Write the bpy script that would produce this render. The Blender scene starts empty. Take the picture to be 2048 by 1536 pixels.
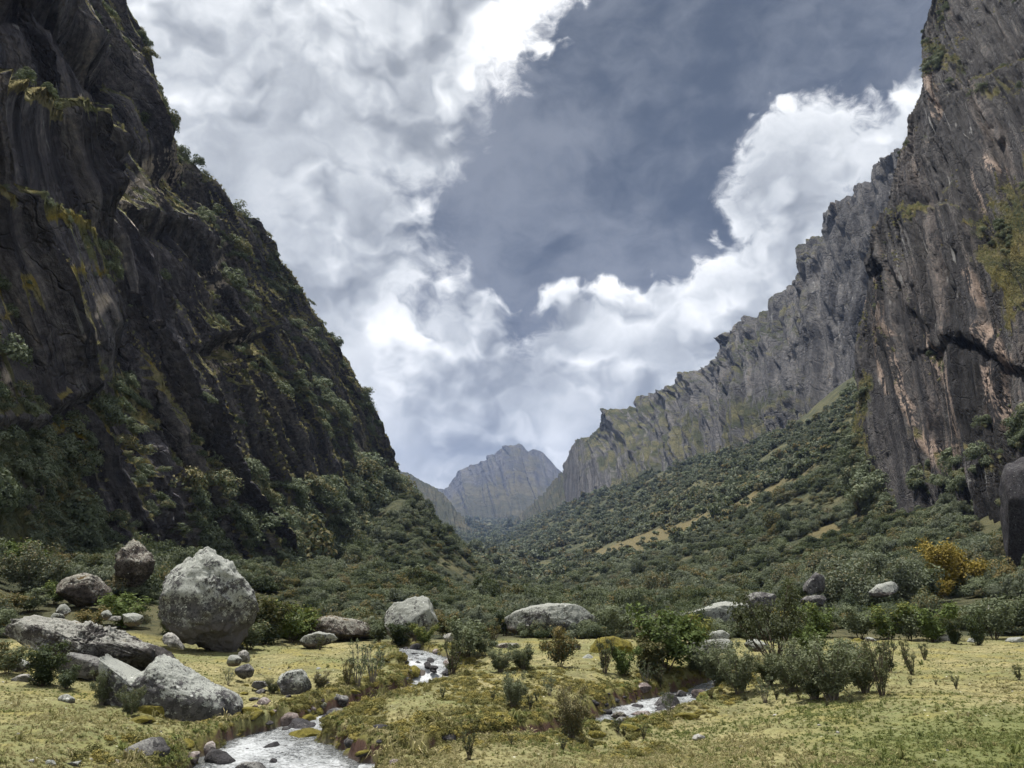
import bpy, bmesh, math, random
import numpy as np
from mathutils import Vector, Matrix, noise as mnoise

# ------------------------------------------------------------------ camera geometry
F_PX, CX, CY, CAM_H = 1490.0, 1024.0, 768.0, 2.5
PITCH = math.radians(16.52)
ST, CT = math.sin(PITCH), math.cos(PITCH)
def ray(px, py):
    a = (np.asarray(px, float) - CX) / F_PX; b = (CY - np.asarray(py, float)) / F_PX
    return a, CT - b * ST, ST + b * CT
def P(px, py, Y):                       # the point at depth Y seen at a photo pixel (2048 x 1536)
    a, dy, dz = ray(px, py); t = np.asarray(Y, float) / dy
    return np.stack(np.broadcast_arrays(a * t, Y, CAM_H + dz * t), -1)
def tanel(py):                          # height over the eye divided by depth, for a pixel row
    _, dy, dz = ray(0, py); return dz / dy

sc = bpy.context.scene
cam_d = bpy.data.cameras.new('camera'); cam = bpy.data.objects.new('camera', cam_d)
sc.collection.objects.link(cam); sc.camera = cam
cam.location = (0, 0, CAM_H); cam.rotation_euler = (math.radians(90) + PITCH, 0, 0)
cam_d.sensor_width = 36; cam_d.lens = 36 * F_PX / 2048; cam_d.clip_start = 0.1; cam_d.clip_end = 40000
sc.view_settings.view_transform = 'Standard'; sc.view_settings.look = 'None'
sc.view_settings.gamma = 1; sc.view_settings.use_curve_mapping = False
sc.view_settings.exposure = 1.12
sc.render.resolution_x, sc.render.resolution_y = 1024, 768
sc.cycles.max_bounces = 5; sc.cycles.diffuse_bounces = 2; sc.cycles.glossy_bounces = 2
sc.cycles.transmission_bounces = 3; sc.cycles.volume_bounces = 0; sc.cycles.transparent_max_bounces = 4
sc.cycles.use_denoising = True; sc.cycles.use_adaptive_sampling = True; sc.cycles.adaptive_threshold = 0.02
sc.cycles.caustics_reflective = False; sc.cycles.caustics_refractive = False
try: sc.cycles.denoiser = 'OPENIMAGEDENOISE'
except Exception: pass

# ------------------------------------------------------------------ node helpers
class NT:
    def __init__(s, tree): s.t = tree; s.n = tree.nodes; s.l = tree.links
    def node(s, ty, **kw):
        n = s.n.new(ty)
        for k, v in kw.items(): setattr(n, k, v)
        return n
    def put(s, sock, v):
        if v is None: return
        if isinstance(v, bpy.types.NodeSocket): s.l.new(v, sock)
        elif isinstance(v, (tuple, list)):
            v = tuple(v)
            if len(sock.default_value) == 4 and len(v) == 3: v = v + (1,)
            sock.default_value = v
        else: sock.default_value = v
    def m(s, op, a, b=None, c=None, clamp=False):
        n = s.node('ShaderNodeMath', operation=op, use_clamp=clamp)
        for i, v in enumerate((a, b, c)): s.put(n.inputs[i], v)
        return n.outputs[0]
    def vm(s, op, a, b=None, scale=None):
        n = s.node('ShaderNodeVectorMath', operation=op)
        s.put(n.inputs[0], a); s.put(n.inputs[1], b)
        if scale is not None: s.put(n.inputs['Scale'], scale)
        return n.outputs['Value'] if op in ('DISTANCE', 'DOT_PRODUCT', 'LENGTH') else n.outputs[0]
    def noise(s, vec, scale, detail=6, rough=0.55, dist=0.0, lac=2.0, color=False, ty=None):
        n = s.node('ShaderNodeTexNoise'); s.put(n.inputs['Vector'], vec)
        if ty: n.noise_type = ty
        s.put(n.inputs['Scale'], scale); s.put(n.inputs['Detail'], detail); s.put(n.inputs['Roughness'], rough)
        s.put(n.inputs['Distortion'], dist); s.put(n.inputs['Lacunarity'], lac)
        return n.outputs['Color' if color else 'Fac']
    def voro(s, vec, scale, feature='F1', rnd=1.0, out='Distance'):
        n = s.node('ShaderNodeTexVoronoi', feature=feature); s.put(n.inputs['Vector'], vec)
        s.put(n.inputs['Scale'], scale); s.put(n.inputs['Randomness'], rnd); return n.outputs[out]
    def ss(s, x, lo, hi, a=0.0, b=1.0, smooth=True):
        n = s.node('ShaderNodeMapRange', interpolation_type='SMOOTHSTEP' if smooth else 'LINEAR')
        s.put(n.inputs['Value'], x); s.put(n.inputs['From Min'], lo); s.put(n.inputs['From Max'], hi)
        s.put(n.inputs['To Min'], a); s.put(n.inputs['To Max'], b); return n.outputs[0]
    def mix(s, f, a, b, blend='MIX'):
        n = s.node('ShaderNodeMix', data_type='RGBA', blend_type=blend)
        s.put(n.inputs[0], f); s.put(n.inputs[6], a); s.put(n.inputs[7], b); return n.outputs[2]
    def ramp(s, x, stops):
        n = s.node('ShaderNodeValToRGB'); e = n.color_ramp.elements
        while len(e) < len(stops): e.new(0.5)
        for el, (p, c) in zip(e, stops): el.position = p; el.color = tuple(c) + (1,)
        s.put(n.inputs[0], x); return n.outputs[0]
    def mapping(s, vec, loc=(0,0,0), rot=(0,0,0), scale=(1,1,1)):
        n = s.node('ShaderNodeMapping'); s.put(n.inputs['Vector'], vec)
        n.inputs['Location'].default_value = loc; n.inputs['Rotation'].default_value = rot; n.inputs['Scale'].default_value = scale
        return n.outputs[0]
    def bump(s, h, strength, dist, normal=None):
        n = s.node('ShaderNodeBump'); s.put(n.inputs['Height'], h); s.put(n.inputs['Strength'], strength)
        s.put(n.inputs['Distance'], dist)
        if normal is not None: s.put(n.inputs['Normal'], normal)
        return n.outputs[0]

# ------------------------------------------------------------------ sky: Nishita air, thin veil, cumulus
SUN_EL, SUN_AZ = math.radians(79), math.radians(-65)      # azimuth from +Y, negative = left
SUN_DIR = Vector((math.sin(SUN_AZ) * math.cos(SUN_EL), math.cos(SUN_AZ) * math.cos(SUN_EL), math.sin(SUN_EL)))
def build_world():
    w = bpy.data.worlds.new('World'); sc.world = w; w.use_nodes = True
    N = NT(w.node_tree); N.n.clear()
    out = N.node('ShaderNodeOutputWorld')
    d = N.node('ShaderNodeTexCoord').outputs['Generated']
    sky = N.node('ShaderNodeTexSky', sky_type='NISHITA'); sky.sun_disc = False
    sky.sun_elevation = SUN_EL; sky.sun_rotation = SUN_AZ; sky.altitude = 3800; sky.dust_density = 1.0
    sep = N.node('ShaderNodeSeparateXYZ'); N.put(sep.inputs[0], d); dz = sep.outputs[2]
    # cumulus masses: centre pixel, radius pixel
    blobs = [(150,150,470),(560,120,330),(840,-60,270),(975,0,130),(810,240,145),(660,480,235),(560,640,290),
             (700,720,190),(915,670,95),(960,760,90),(850,850,220),(1120,790,95),(1190,690,112),(1270,700,120),(1370,700,130),
             (1440,650,85),(1510,560,100),(1530,440,62),(1600,400,95),(1660,310,85),(1735,320,78),(1850,300,110),
             (1700,600,250),(1990,250,150),(1250,920,260),(950,1000,300),(1600,850,350),(2050,600,300),(300,800,400),(1200,1150,420)]
    s = None
    warp = N.noise(d, 9.0, 3, 0.6, color=True)
    wv = N.vm('SCALE', N.vm('SUBTRACT', warp, (0.5,0.5,0.5)), scale=0.08)
    dw = N.vm('ADD', d, wv)
    for (x, y, r) in blobs:
        a, b, c = ray(x, y); v = Vector((float(a), float(b), float(c))).normalized()
        e = N.m('SUBTRACT', r / 1600.0, N.vm('DISTANCE', dw, tuple(v)))
        s = e if s is None else N.m('SMOOTH_MAX', s, e, 0.02)
    # beyond the frame the same broken cloud goes on
    fwd = N.vm('DOT_PRODUCT', d, (0, CT, ST))
    gen = N.m('MULTIPLY', N.m('SUBTRACT', N.noise(d, 2.2, 3, 0.5), 0.44), 0.8)
    s = N.m('MAXIMUM', s, N.m('SUBTRACT', gen, N.ss(fwd, 0.60, 0.78, 0.0, 0.5)))
    # billows: ridged-like puffs and soft fbm
    q = N.vm('MULTIPLY', dw, (1,1,1.25))
    L = Vector((-0.55, 0.15, 0.82)).normalized()
    def dens(v):
        big = N.noise(v, 6.5, 5, 0.50)
        bl = N.m('ABSOLUTE', N.m('SUBTRACT', N.noise(v, 13.0, 3, 0.45), 0.5))
        return N.m('MULTIPLY_ADD', bl, 0.75, big)
    n0 = dens(q); n1 = dens(N.vm('ADD', q, tuple(L * 0.030)))
    fine = N.m('SUBTRACT', N.noise(q, 30.0, 5, 0.62), 0.5)
    edge = N.m('MULTIPLY_ADD', N.m('SUBTRACT', n0, 0.50), 0.20, s)
    edge = N.m('MULTIPLY_ADD', fine, 0.085, edge)
    left = N.vm('DOT_PRODUCT', d, tuple(Vector((-0.45, 0.75, 0.48)).normalized()))       # thinner, brighter towards the sun
    soft = N.ss(left, 0.80, 1.0, 0.014, 0.06)
    mask = N.ss(edge, -0.012, soft)
    rel = N.m('SUBTRACT', n0, n1)                       # relief lit from upper left
    deep = N.ss(edge, 0.0, 0.16)
    lum = N.m('MULTIPLY_ADD', rel, N.m('MULTIPLY_ADD', deep, -0.8, 2.2), 0.74)
    lum = N.m('MULTIPLY_ADD', N.m('SUBTRACT', N.noise(q, 3.6, 4, 0.55), 0.5), -1.5, lum)
    lum = N.m('MULTIPLY_ADD', fine, 0.36, lum)
    lum = N.m('SUBTRACT', lum, N.m('MULTIPLY', deep, 0.26))
    low = N.ss(dz, 0.36, 0.05)                          # bases of the far cumulus are flat and grey
    lum = N.m('SUBTRACT', lum, N.m('MULTIPLY', low, 0.05))
    glow = N.ss(N.vm('DOT_PRODUCT', d, tuple(SUN_DIR)), 0.56, 0.92)
    lum = N.m('MULTIPLY_ADD', glow, 0.16, lum)
    col = N.ramp(lum, [(0.0, (0.12,0.13,0.14)), (0.30, (0.18,0.19,0.20)), (0.52, (0.28,0.292,0.302)), (0.74, (0.42,0.43,0.435)), (1.0, (0.62,0.62,0.615))])
    bgc = N.node('ShaderNodeBackground'); N.put(bgc.inputs[0], col); bgc.inputs[1].default_value = 1.0
    veil_n = N.noise(N.vm('MULTIPLY', dw, (1,1,1.5)), 5.5, 8, 0.62)
    veil = N.mix(N.ss(veil_n, 0.36, 0.68), (0.032,0.038,0.048), (0.120,0.128,0.141))
    bgv = N.node('ShaderNodeBackground'); N.put(bgv.inputs[0], veil); bgv.inputs[1].default_value = 1.0
    bgs = N.node('ShaderNodeBackground'); N.put(bgs.inputs[0], sky.outputs[0]); bgs.inputs[1].default_value = 0.05
    m1 = N.node('ShaderNodeMixShader'); m1.inputs[0].default_value = 0.92
    N.l.new(bgs.outputs[0], m1.inputs[1]); N.l.new(bgv.outputs[0], m1.inputs[2])
    m2 = N.node('ShaderNodeMixShader'); N.put(m2.inputs[0], mask)
    N.l.new(m1.outputs[0], m2.inputs[1]); N.l.new(bgc.outputs[0], m2.inputs[2])
    N.l.new(m2.outputs[0], out.inputs[0])
    w.cycles.sampling_method = 'MANUAL'; w.cycles.sample_map_resolution = 512
build_world()
sun_d = bpy.data.lights.new('sun', 'SUN'); sun_d.energy = 3.3; sun_d.angle = math.radians(0.8); sun_d.color = (1.0, 0.95, 0.86)
sun = bpy.data.objects.new('sun', sun_d); sc.collection.objects.link(sun)
sun.rotation_euler = SUN_DIR.to_track_quat('Z', 'Y').to_euler(); sun.location = (0, 0, 600)
# ------------------------------------------------------------------ numpy noise
rng = np.random.default_rng(7)
_perm = rng.random(1 << 16)
def _h(i, j, k):
    return _perm[((i * 73856093) ^ (j * 19349663) ^ (k * 83492791)) & 0xffff]
def vnoise(p):
    i = np.floor(p).astype(np.int64); f = p - i; f = f * f * f * (f * (f * 6 - 15) + 10)
    x, y, z = i[..., 0], i[..., 1], i[..., 2]; fx, fy, fz = f[..., 0], f[..., 1], f[..., 2]
    r = 0
    for a in (0, 1):
        wa = fx if a else 1 - fx
        for b in (0, 1):
            wb = fy if b else 1 - fy
            r = r + wa * wb * (_h(x + a, y + b, z) * (1 - fz) + _h(x + a, y + b, z + 1) * fz)
    return r * 2 - 1
_R = np.array([[0.0, 0.8, 0.6], [-0.8, 0.36, -0.48], [-0.6, -0.48, 0.64]])
def fbm(p, octs=5, gain=0.5, lac=2.03, seed=0.0):
    p = p + seed * 17.31; r = 0; a = 1.0; s = 0
    for _ in range(octs):
        r = r + a * vnoise(p); s += a; a *= gain; p = (p @ _R.T) * lac + 3.7
    return r / s
def ridged(p, octs=4, gain=0.5, lac=2.07, seed=0.0, rot=True):
    p = p + seed * 11.7; r = 0; a = 1.0; s = 0
    for _ in range(octs):
        r = r + a * (1 - 2 * np.abs(vnoise(p))); s += a; a *= gain; p = ((p @ _R.T) if rot else p) * lac + 5.1
    return r / s
def sstep(x, a, b):
    t = np.clip((x - a) / (b - a), 0, 1); return t * t * (3 - 2 * t)
def facet(p, seed=0.0, crack=.16):      # fractured rock: every cell is a tilted plane, cells meet in recessed joints
    q = p + seed * 5.3; ii = np.floor(q).astype(np.int64); best = np.full(q.shape[:-1], 9e9); sec = best.copy(); val = np.zeros_like(best)
    for a in (-1, 0, 1):
        for b in (-1, 0, 1):
            for c in (-1, 0, 1):
                x, y, z = ii[..., 0] + a, ii[..., 1] + b, ii[..., 2] + c
                fx = q[..., 0] - x - _h(x, y, z); fy = q[..., 1] - y - _h(y, z, x + 7); fz = q[..., 2] - z - _h(z + 3, x, y)
                d = fx * fx + fy * fy + fz * fz; m = d < best; sec = np.where(m, best, np.minimum(sec, d)); best = np.where(m, d, best)
                val = np.where(m, _h(x + 11, y + 5, z + 2) - .5 + (_h(x + 1, y, z + 9) - .5) * 1.1 * fx + (_h(x + 2, y + 9, z) - .5) * 1.1 * fy + (_h(x + 4, y, z) - .35) * 1.1 * fz, val)
    w = sstep(np.sqrt(sec) - np.sqrt(best), 0, crack); return (val * 2 + .35) * w - .35

# ------------------------------------------------------------------ ground height
# columns: slope x / Y ; rows: depth Y ; entries: photo row the ground shows at (or height with 'z')
COLS = np.array([-400, -200, 0, 100, 200, 300, 400, 500, 600, 700, 800, 900, 1000, 1100, 1200, 1400, 1600, 1800, 2048, 2300, 2600], float)
SC = (COLS - CX) / F_PX / 1.04
def zrow(Y, zs): return Y, [CAM_H and z for z in zs], True
TAB = [
 # Y      -400 -200   0    100   200   300   400   500   600   700   800   900   1000  1100  1200  1400  1600  1800  2048  2300  2600
 ('z', 5,  [.2, .2,  .1,   .1,   .0,   .0,  -.2,  -.5,  -.4,  -.3,  -.1,   .0,   .0,   .0,   .0,   .1,   .1,   .1,   .2,   .2,   .3]),
 ('z', 12, [.2, .1,  .0,   .0,  -.1,  -.2,  -.4,  -.7,  -.6,  -.5,  -.35, -.3,  -.3,  -.25, -.2,  -.1,  -.05,  0,    .1,   .2,   .3]),
 ('z', 17, [.3, .1,  .0,  -.05, -.1,  -.25, -.5,  -.8,  -.8,  -.6,  -.5,  -.35, -.35, -.4,  -.5,  -.4,  -.1,   0,    .1,   .2,   .4]),
 ('z', 21, [.5, .2,  .0,  -.05, -.2,  -.35, -.6,  -.7,  -.6,  -.4,  -.3,  -.25, -.4,  -.65, -.78, -.62, -.2,  0,    .1,   .2,   .5]),
 ('z', 26, [.9, .5,  .15,  .1,  -.1,  -.2,  -.4,  -.5,  -.5,  -.35, -.1,  -.05, -.1,  -.15, -.45, -.65,  -.15,  0,    .1,   .3,   .6]),
 ('z', 32, [1.6,1.0, .5,   .4,   .3,   .1,  -.1,  -.3,  -.2,  -.1,   .1,   .2,   .2,   .2,   .15,  .1,   .0,   .05,  .1,   .4,   .9]),
 ('z', 39, [2.6,1.7, 1.1,  .9,   .7,   .5,   .3,   .15,  .15,  .1,   .2,   .25,  .3,   .3,   .25,  .25,  .15,  .15,  .2,   .7,   1.5]),
 ('z', 47, [4.5,3.0, 2.0,  1.6,  1.3,  1.0,  .7,   .5,   .4,   .35,  .35,  .4,   .4,   .4,   .4,   .35,  .3,   .3,   .4,   1.2,  2.6]),
 ('p', 56, [1000,1080,1170,1188,1200,1222,1243,1252,1258, 1262, 1266, 1270, 1272, 1272, 1271, 1270, 1268, 1266, 1258, 1215, 1130]),
 ('p', 70, [940,1030,1130,1150,1165,1190,1215,1232,1240, 1248, 1252, 1256, 1262, 1262, 1260, 1255, 1248, 1235, 1200, 1130, 1040]),
 ('p', 90, [900,1000,1090,1115,1135,1150,1170,1190,1205, 1220, 1232, 1240, 1248, 1248, 1243, 1236, 1220, 1195, 1140, 1050, 950]),
 ('p',120, [880,980,1070,1090,1110,1125,1135,1150,1165, 1185, 1205, 1222, 1232, 1232, 1226, 1210, 1180, 1135, 1050, 950, 860]),
 ('p',160, [880,980,1070,1085,1100,1115,1125,1135,1140, 1150, 1175, 1200, 1216, 1218, 1208, 1180, 1130, 1062, 950, 880, 800]),
 ('p',220, [880,980,1070,1085,1100,1112,1120,1128,1128, 1110, 1130, 1165, 1200, 1202, 1188, 1145, 1075, 1000, 900, 840, 760]),
 ('p',300, [880,980,1070,1085,1100,1110,1118,1120,1110, 1060, 1000, 1088, 1172, 1186, 1164, 1098, 1000, 875,  860, 800, 740]),
 ('p',400, [900,1000,1080,1090,1100,1110,1118,1130,1130, 1130, 1110, 1120, 1150, 1165, 1134, 1040, 935, 790,  830, 780, 730]),
 ('p',550, [950,1020,1090,1100,1110,1120,1130,1140,1140, 1140, 1130, 1125, 1137, 1138, 1096, 990, 890, 755,  800, 770, 730]),
 ('p',750, [980,1040,1100,1110,1115,1120,1125,1130,1130, 1125, 1120, 1118, 1122, 1106, 1058, 955, 872, 760,  800, 770, 730]),
 ('p',1050,[990,1050,1090,1095,1100,1100,1100,1100,1100, 1100, 1100, 1105, 1108, 1075, 1010, 925, 880, 850,  800, 770, 730]),
 ('p',1500,[1000,1050,1080,1080,1080,1080,1080,1080,1080, 1080, 1080, 1088, 1092, 1040, 985, 920, 880, 850,  800, 770, 730]),
 ('p',2200,[1000,1040,1050,1050,1050,1050,1050,1050,1050, 1050, 1052, 1066, 1073, 1030, 985, 930, 880, 850,  820, 790, 750]),
 ('p',3200,[1000,1020,1040,1040,1040,1040,1040,1040,1040, 1040, 1040, 1044, 1046, 1030, 1000, 960, 900, 850,  820, 790, 750]),
 ('p',5000,[1000,1010,1020,1020,1020,1020,1020,1020,1020, 1020, 1020, 1020, 1020, 1010, 1000, 960, 900, 850,  820, 790, 750]),
]
TY = np.log([t[1] for t in TAB])
TZ = np.array([[(z / t[1]) if t[0] == 'z' else (CAM_H / t[1] + tanel(z)) for z in t[2]] for t in TAB])   # z / Y
def _cr(a, b, c, d, t):
    return b + 0.5 * t * (c - a + t * (2 * a - 5 * b + 4 * c - d + t * (3 * (b - c) + d - a)))
def base_h(x, Y):
    x = np.asarray(x, float); Y = np.maximum(np.asarray(Y, float), 2.0)
    fy = np.interp(np.log(Y), TY, np.arange(len(TY))); fx = np.interp(x / Y, SC, np.arange(len(SC)))
    j = np.clip(fy.astype(int), 0, len(TY) - 2); i = np.clip(fx.astype(int), 0, len(SC) - 2); ty = fy - j; tx = fx - i
    R = []
    for dj in (-1, 0, 1, 2):
        jj = np.clip(j + dj, 0, len(TY) - 1)
        v = [TZ[jj, np.clip(i + di, 0, len(SC) - 1)] for di in (-1, 0, 1, 2)]
        R.append(_cr(*v, tx))
    return _cr(*R, ty) * Y
def pw(px, py, z):                      # pixel on a level surface z -> x, Y
    a, dy, dz = ray(px, py); t = (z - CAM_H) / dz; return float(a * t), float(dy * t)
# streams: centre line (x, Y, water level, half width)
def line(pts): return np.array([(*pw(px, py, z), z, w) for px, py, z, w in pts])
STREAM_A = line([(800,1296,.22,.5),(835,1308,.12,.7),(858,1322,.0,.9),(864,1331,-.15,.9),(866,1345,-.45,.85),(868,1362,-.74,.8),
                 (850,1385,-.82,.6),(800,1398,-.85,.65),(750,1414,-.88,.6),(705,1428,-.92,.68),(655,1444,-.96,.7),(600,1462,-.99,.8),
                 (552,1482,-1.02,1.0),(545,1510,-1.05,1.5),(558,1545,-1.08,1.7),(500,1640,-1.14,1.9),(380,1850,-1.25,1.8),(100,2400,-1.4,1.8)])
STREAM_B = line([(1490,1352,-.40,.5),(1440,1372,-.62,.75),(1400,1388,-.78,.8),(1345,1405,-.84,1.0),(1300,1422,-.88,1.15),(1258,1438,-.90,.85),
                 (1190,1466,-.93,.6),(1110,1482,-.96,.5),(1030,1500,-.98,.45),(960,1510,-1.0,.42),(880,1528,-1.02,.45),(800,1545,-1.04,.55),(700,1548,-1.06,.9)])
def dist_line(x, Y, L):
    best = np.full(np.shape(x), 1e9); zw = np.zeros(np.shape(x)); hw = np.zeros(np.shape(x))
    for a, b in zip(L[:-1], L[1:]):
        dx, dy = b[0] - a[0], b[1] - a[1]; t = np.clip(((x - a[0]) * dx + (Y - a[1]) * dy) / (dx * dx + dy * dy), 0, 1)
        d = np.hypot(x - a[0] - t * dx, Y - a[1] - t * dy); m = d < best
        best = np.where(m, d, best); zw = np.where(m, a[2] + t * (b[2] - a[2]), zw); hw = np.where(m, a[3] + t * (b[3] - a[3]), hw)
    return best, zw, hw
def mound(x, Y, cx, cy, rx, ry, h, rot=0.0):
    c, s = math.cos(rot), math.sin(rot); u = ((x - cx) * c + (Y - cy) * s) / rx; v = (-(x - cx) * s + (Y - cy) * c) / ry
    return h * np.exp(-(u * u + v * v) ** 1.4)
MOUNDS = []
def add_mound(px, py, z, rx, ry, h): x, y = pw(px, py, z); MOUNDS.append((x, y, rx, ry, h))
for q in [(600,1478,-.95,.55,.4,.42),(1340,1340,-.2,1.5,.9,.35),(1210,1440,-.6,.9,.6,.22),(900,1480,-.6,1.4,.9,.10),
          (240,1480,-.3,1.6,.7,.14),(1190,1462,-.6,.9,.6,.30),(1180,1300,.1,1.4,.9,.25),(1540,1330,-.1,3,1.2,.15),(660,1320,.1,2.2,1.2,.15),(1130,1470,-.6,.7,.5,.2)]: add_mound(*q)
def height(x, Y, detail=True):
    z = base_h(x, Y)
    for m in MOUNDS: z = z + mound(x, Y, *m)
    near = 1 - sstep(Y, 50, 75)
    p = np.stack((x, Y, np.zeros_like(x)), -1)
    z = z + near * (0.17 * fbm(p / 3.1, 3, seed=2) + 0.10 * fbm(p / 1.0, 3, seed=3) * sstep(fbm(p / 5.0, 2, seed=4), -.5, .3))
    far = sstep(Y, 60, 110)
    z = z + far * (Y * 0.010 * fbm(p / (np.maximum(Y, 60)[..., None] * 0 + 30.0), 4, seed=5) * np.clip(160 / np.maximum(Y, 1), .25, 1) )
    z = z + sstep(Y, 300, 700) * 9 * ridged(p / 130.0, 4, seed=8)
    wob = 0.28 * fbm(p / 0.9, 3, seed=9) + 0.12 * fbm(p / .3, 2, seed=10)
    E = []
    for L in (STREAM_A, STREAM_B):
        d, zw, hw = dist_line(x, Y, L); e = d - hw + wob * np.minimum(1, hw); E.append((e, zw))
        cap = zw + 0.26 + 0.20 * np.maximum(e, 0) + 0.05 * np.maximum(e, 0) ** 2 + .10 * fbm(p / 1.7, 2, seed=19)
        z = np.where(z > cap, cap + (z - cap) * (1 - np.exp(-np.maximum(e, 0) / 2.5)) * .8, z)
        z = np.where(e < 1.5, np.maximum(z, zw + 0.14), z)
    for e, zw in E:
        bank = np.clip(z - zw, 0.05, 3); k = sstep(e, 0.0, 0.34 + 0.1 * bank)
        floor_ = zw - 0.22 + 0.10 * vnoise(p / .35); lip = 0.10 * np.exp(-((e - 0.55) / 0.4) ** 2)
        z = np.where((e < 1.5) & (z > floor_), floor_ * (1 - k) + (z + lip) * k, z)
    if detail:
        n1 = ridged(p / .42, 3, seed=12); n2 = fbm(p / .16, 3, seed=13)
        rough = sstep(fbm(p / 4.0, 3, seed=14), -0.35, 0.5) * .8 + .35
        for L in (STREAM_A, STREAM_B):
            d, zw, hw = dist_line(x, Y, L); rough = np.maximum(rough, 2.0 * np.exp(-((d - hw - .5) / .7) ** 2))
        z = z + near * rough * (0.035 * n1 + 0.022 * n2)
    return z
def hit(px, py, y0=8.0, y1=2000.0):     # where the view ray through a pixel meets the ground
    a, dy, dz = ray(px, py); Y = np.exp(np.linspace(math.log(y0), math.log(y1), 1500)); t = Y / dy
    g = height(a * t, Y, False) - (CAM_H + dz * t); k = np.argmax(g > 0)
    if g[k] <= 0: k = -1
    if k > 0: f = g[k - 1] / (g[k - 1] - g[k]); Yh = Y[k - 1] + f * (Y[k] - Y[k - 1])
    else: Yh = Y[k]
    x = float(a * Yh / dy); return x, float(Yh), float(height(np.array([x]), np.array([Yh]), False)[0])

def to_px(p):
    x, y, z = p[..., 0], p[..., 1], p[..., 2] - CAM_H; d = y * CT + z * ST; u = -y * ST + z * CT
    return CX + F_PX * x / d, CY - F_PX * u / d, d
# ------------------------------------------------------------------ mesh helpers
def link(o, parent=None):
    sc.collection.objects.link(o)
    if parent: o.parent = parent
    return o
def mesh_np(name, co, faces, mat, smooth=True, attrs=None):
    me = bpy.data.meshes.new(name); co = np.ascontiguousarray(co, np.float32); faces = np.ascontiguousarray(faces, np.int32)
    nv, (nf, k) = len(co), faces.shape
    me.vertices.add(nv); me.vertices.foreach_set('co', co.ravel())
    me.loops.add(nf * k); me.loops.foreach_set('vertex_index', faces.ravel())
    me.polygons.add(nf); me.polygons.foreach_set('loop_start', np.arange(0, nf * k, k, dtype=np.int32))
    if smooth: me.polygons.foreach_set('use_smooth', np.ones(nf, bool))
    for n, v in (attrs or {}).items():
        at = me.attributes.new(n, 'FLOAT', 'POINT'); at.data.foreach_set('value', np.ascontiguousarray(v, np.float32).ravel())
    me.update()
    if mat: me.materials.append(mat)
    return me
def grid_faces(nr, nc, keep=None, flip=False):
    i = np.arange(nr * nc).reshape(nr, nc); q = np.stack((i[:-1, :-1], i[:-1, 1:], i[1:, 1:], i[1:, :-1]), -1).reshape(-1, 4)
    if flip: q = q[:, ::-1]
    return q if keep is None else q[keep.reshape(-1)]
def compact(co, faces, attrs=None):
    used = np.zeros(len(co), bool); used[faces.ravel()] = True; idx = np.cumsum(used) - 1
    return co[used], idx[faces], {k: v[used] for k, v in (attrs or {}).items()}
def setp(o, label=None, cat=None, group=None, kind=None):
    if label: o['label'] = label
    if cat: o['category'] = cat
    if group: o['group'] = group
    if kind: o['kind'] = kind
    return o
def normals(Pm, flip=False):
    du = np.gradient(Pm, axis=1); dv = np.gradient(Pm, axis=0); n = np.cross(du, dv)
    n /= np.linalg.norm(n, axis=-1, keepdims=True) + 1e-12
    return -n if flip else n
# ------------------------------------------------------------------ materials
def material(name, rough=0.9, spec=0.25):
    m = bpy.data.materials.new(name); m.use_nodes = True; N = NT(m.node_tree)
    b = N.n['Principled BSDF']; b.inputs['Roughness'].default_value = rough
    b.inputs['Specular IOR Level'].default_value = spec
    return m, N, b
def geo(N):
    g = N.node('ShaderNodeNewGeometry'); return g.outputs['Position'], g.outputs['Normal']
def attr(N, name):
    a = N.node('ShaderNodeAttribute'); a.attribute_name = name; return a.outputs['Fac']

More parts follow.
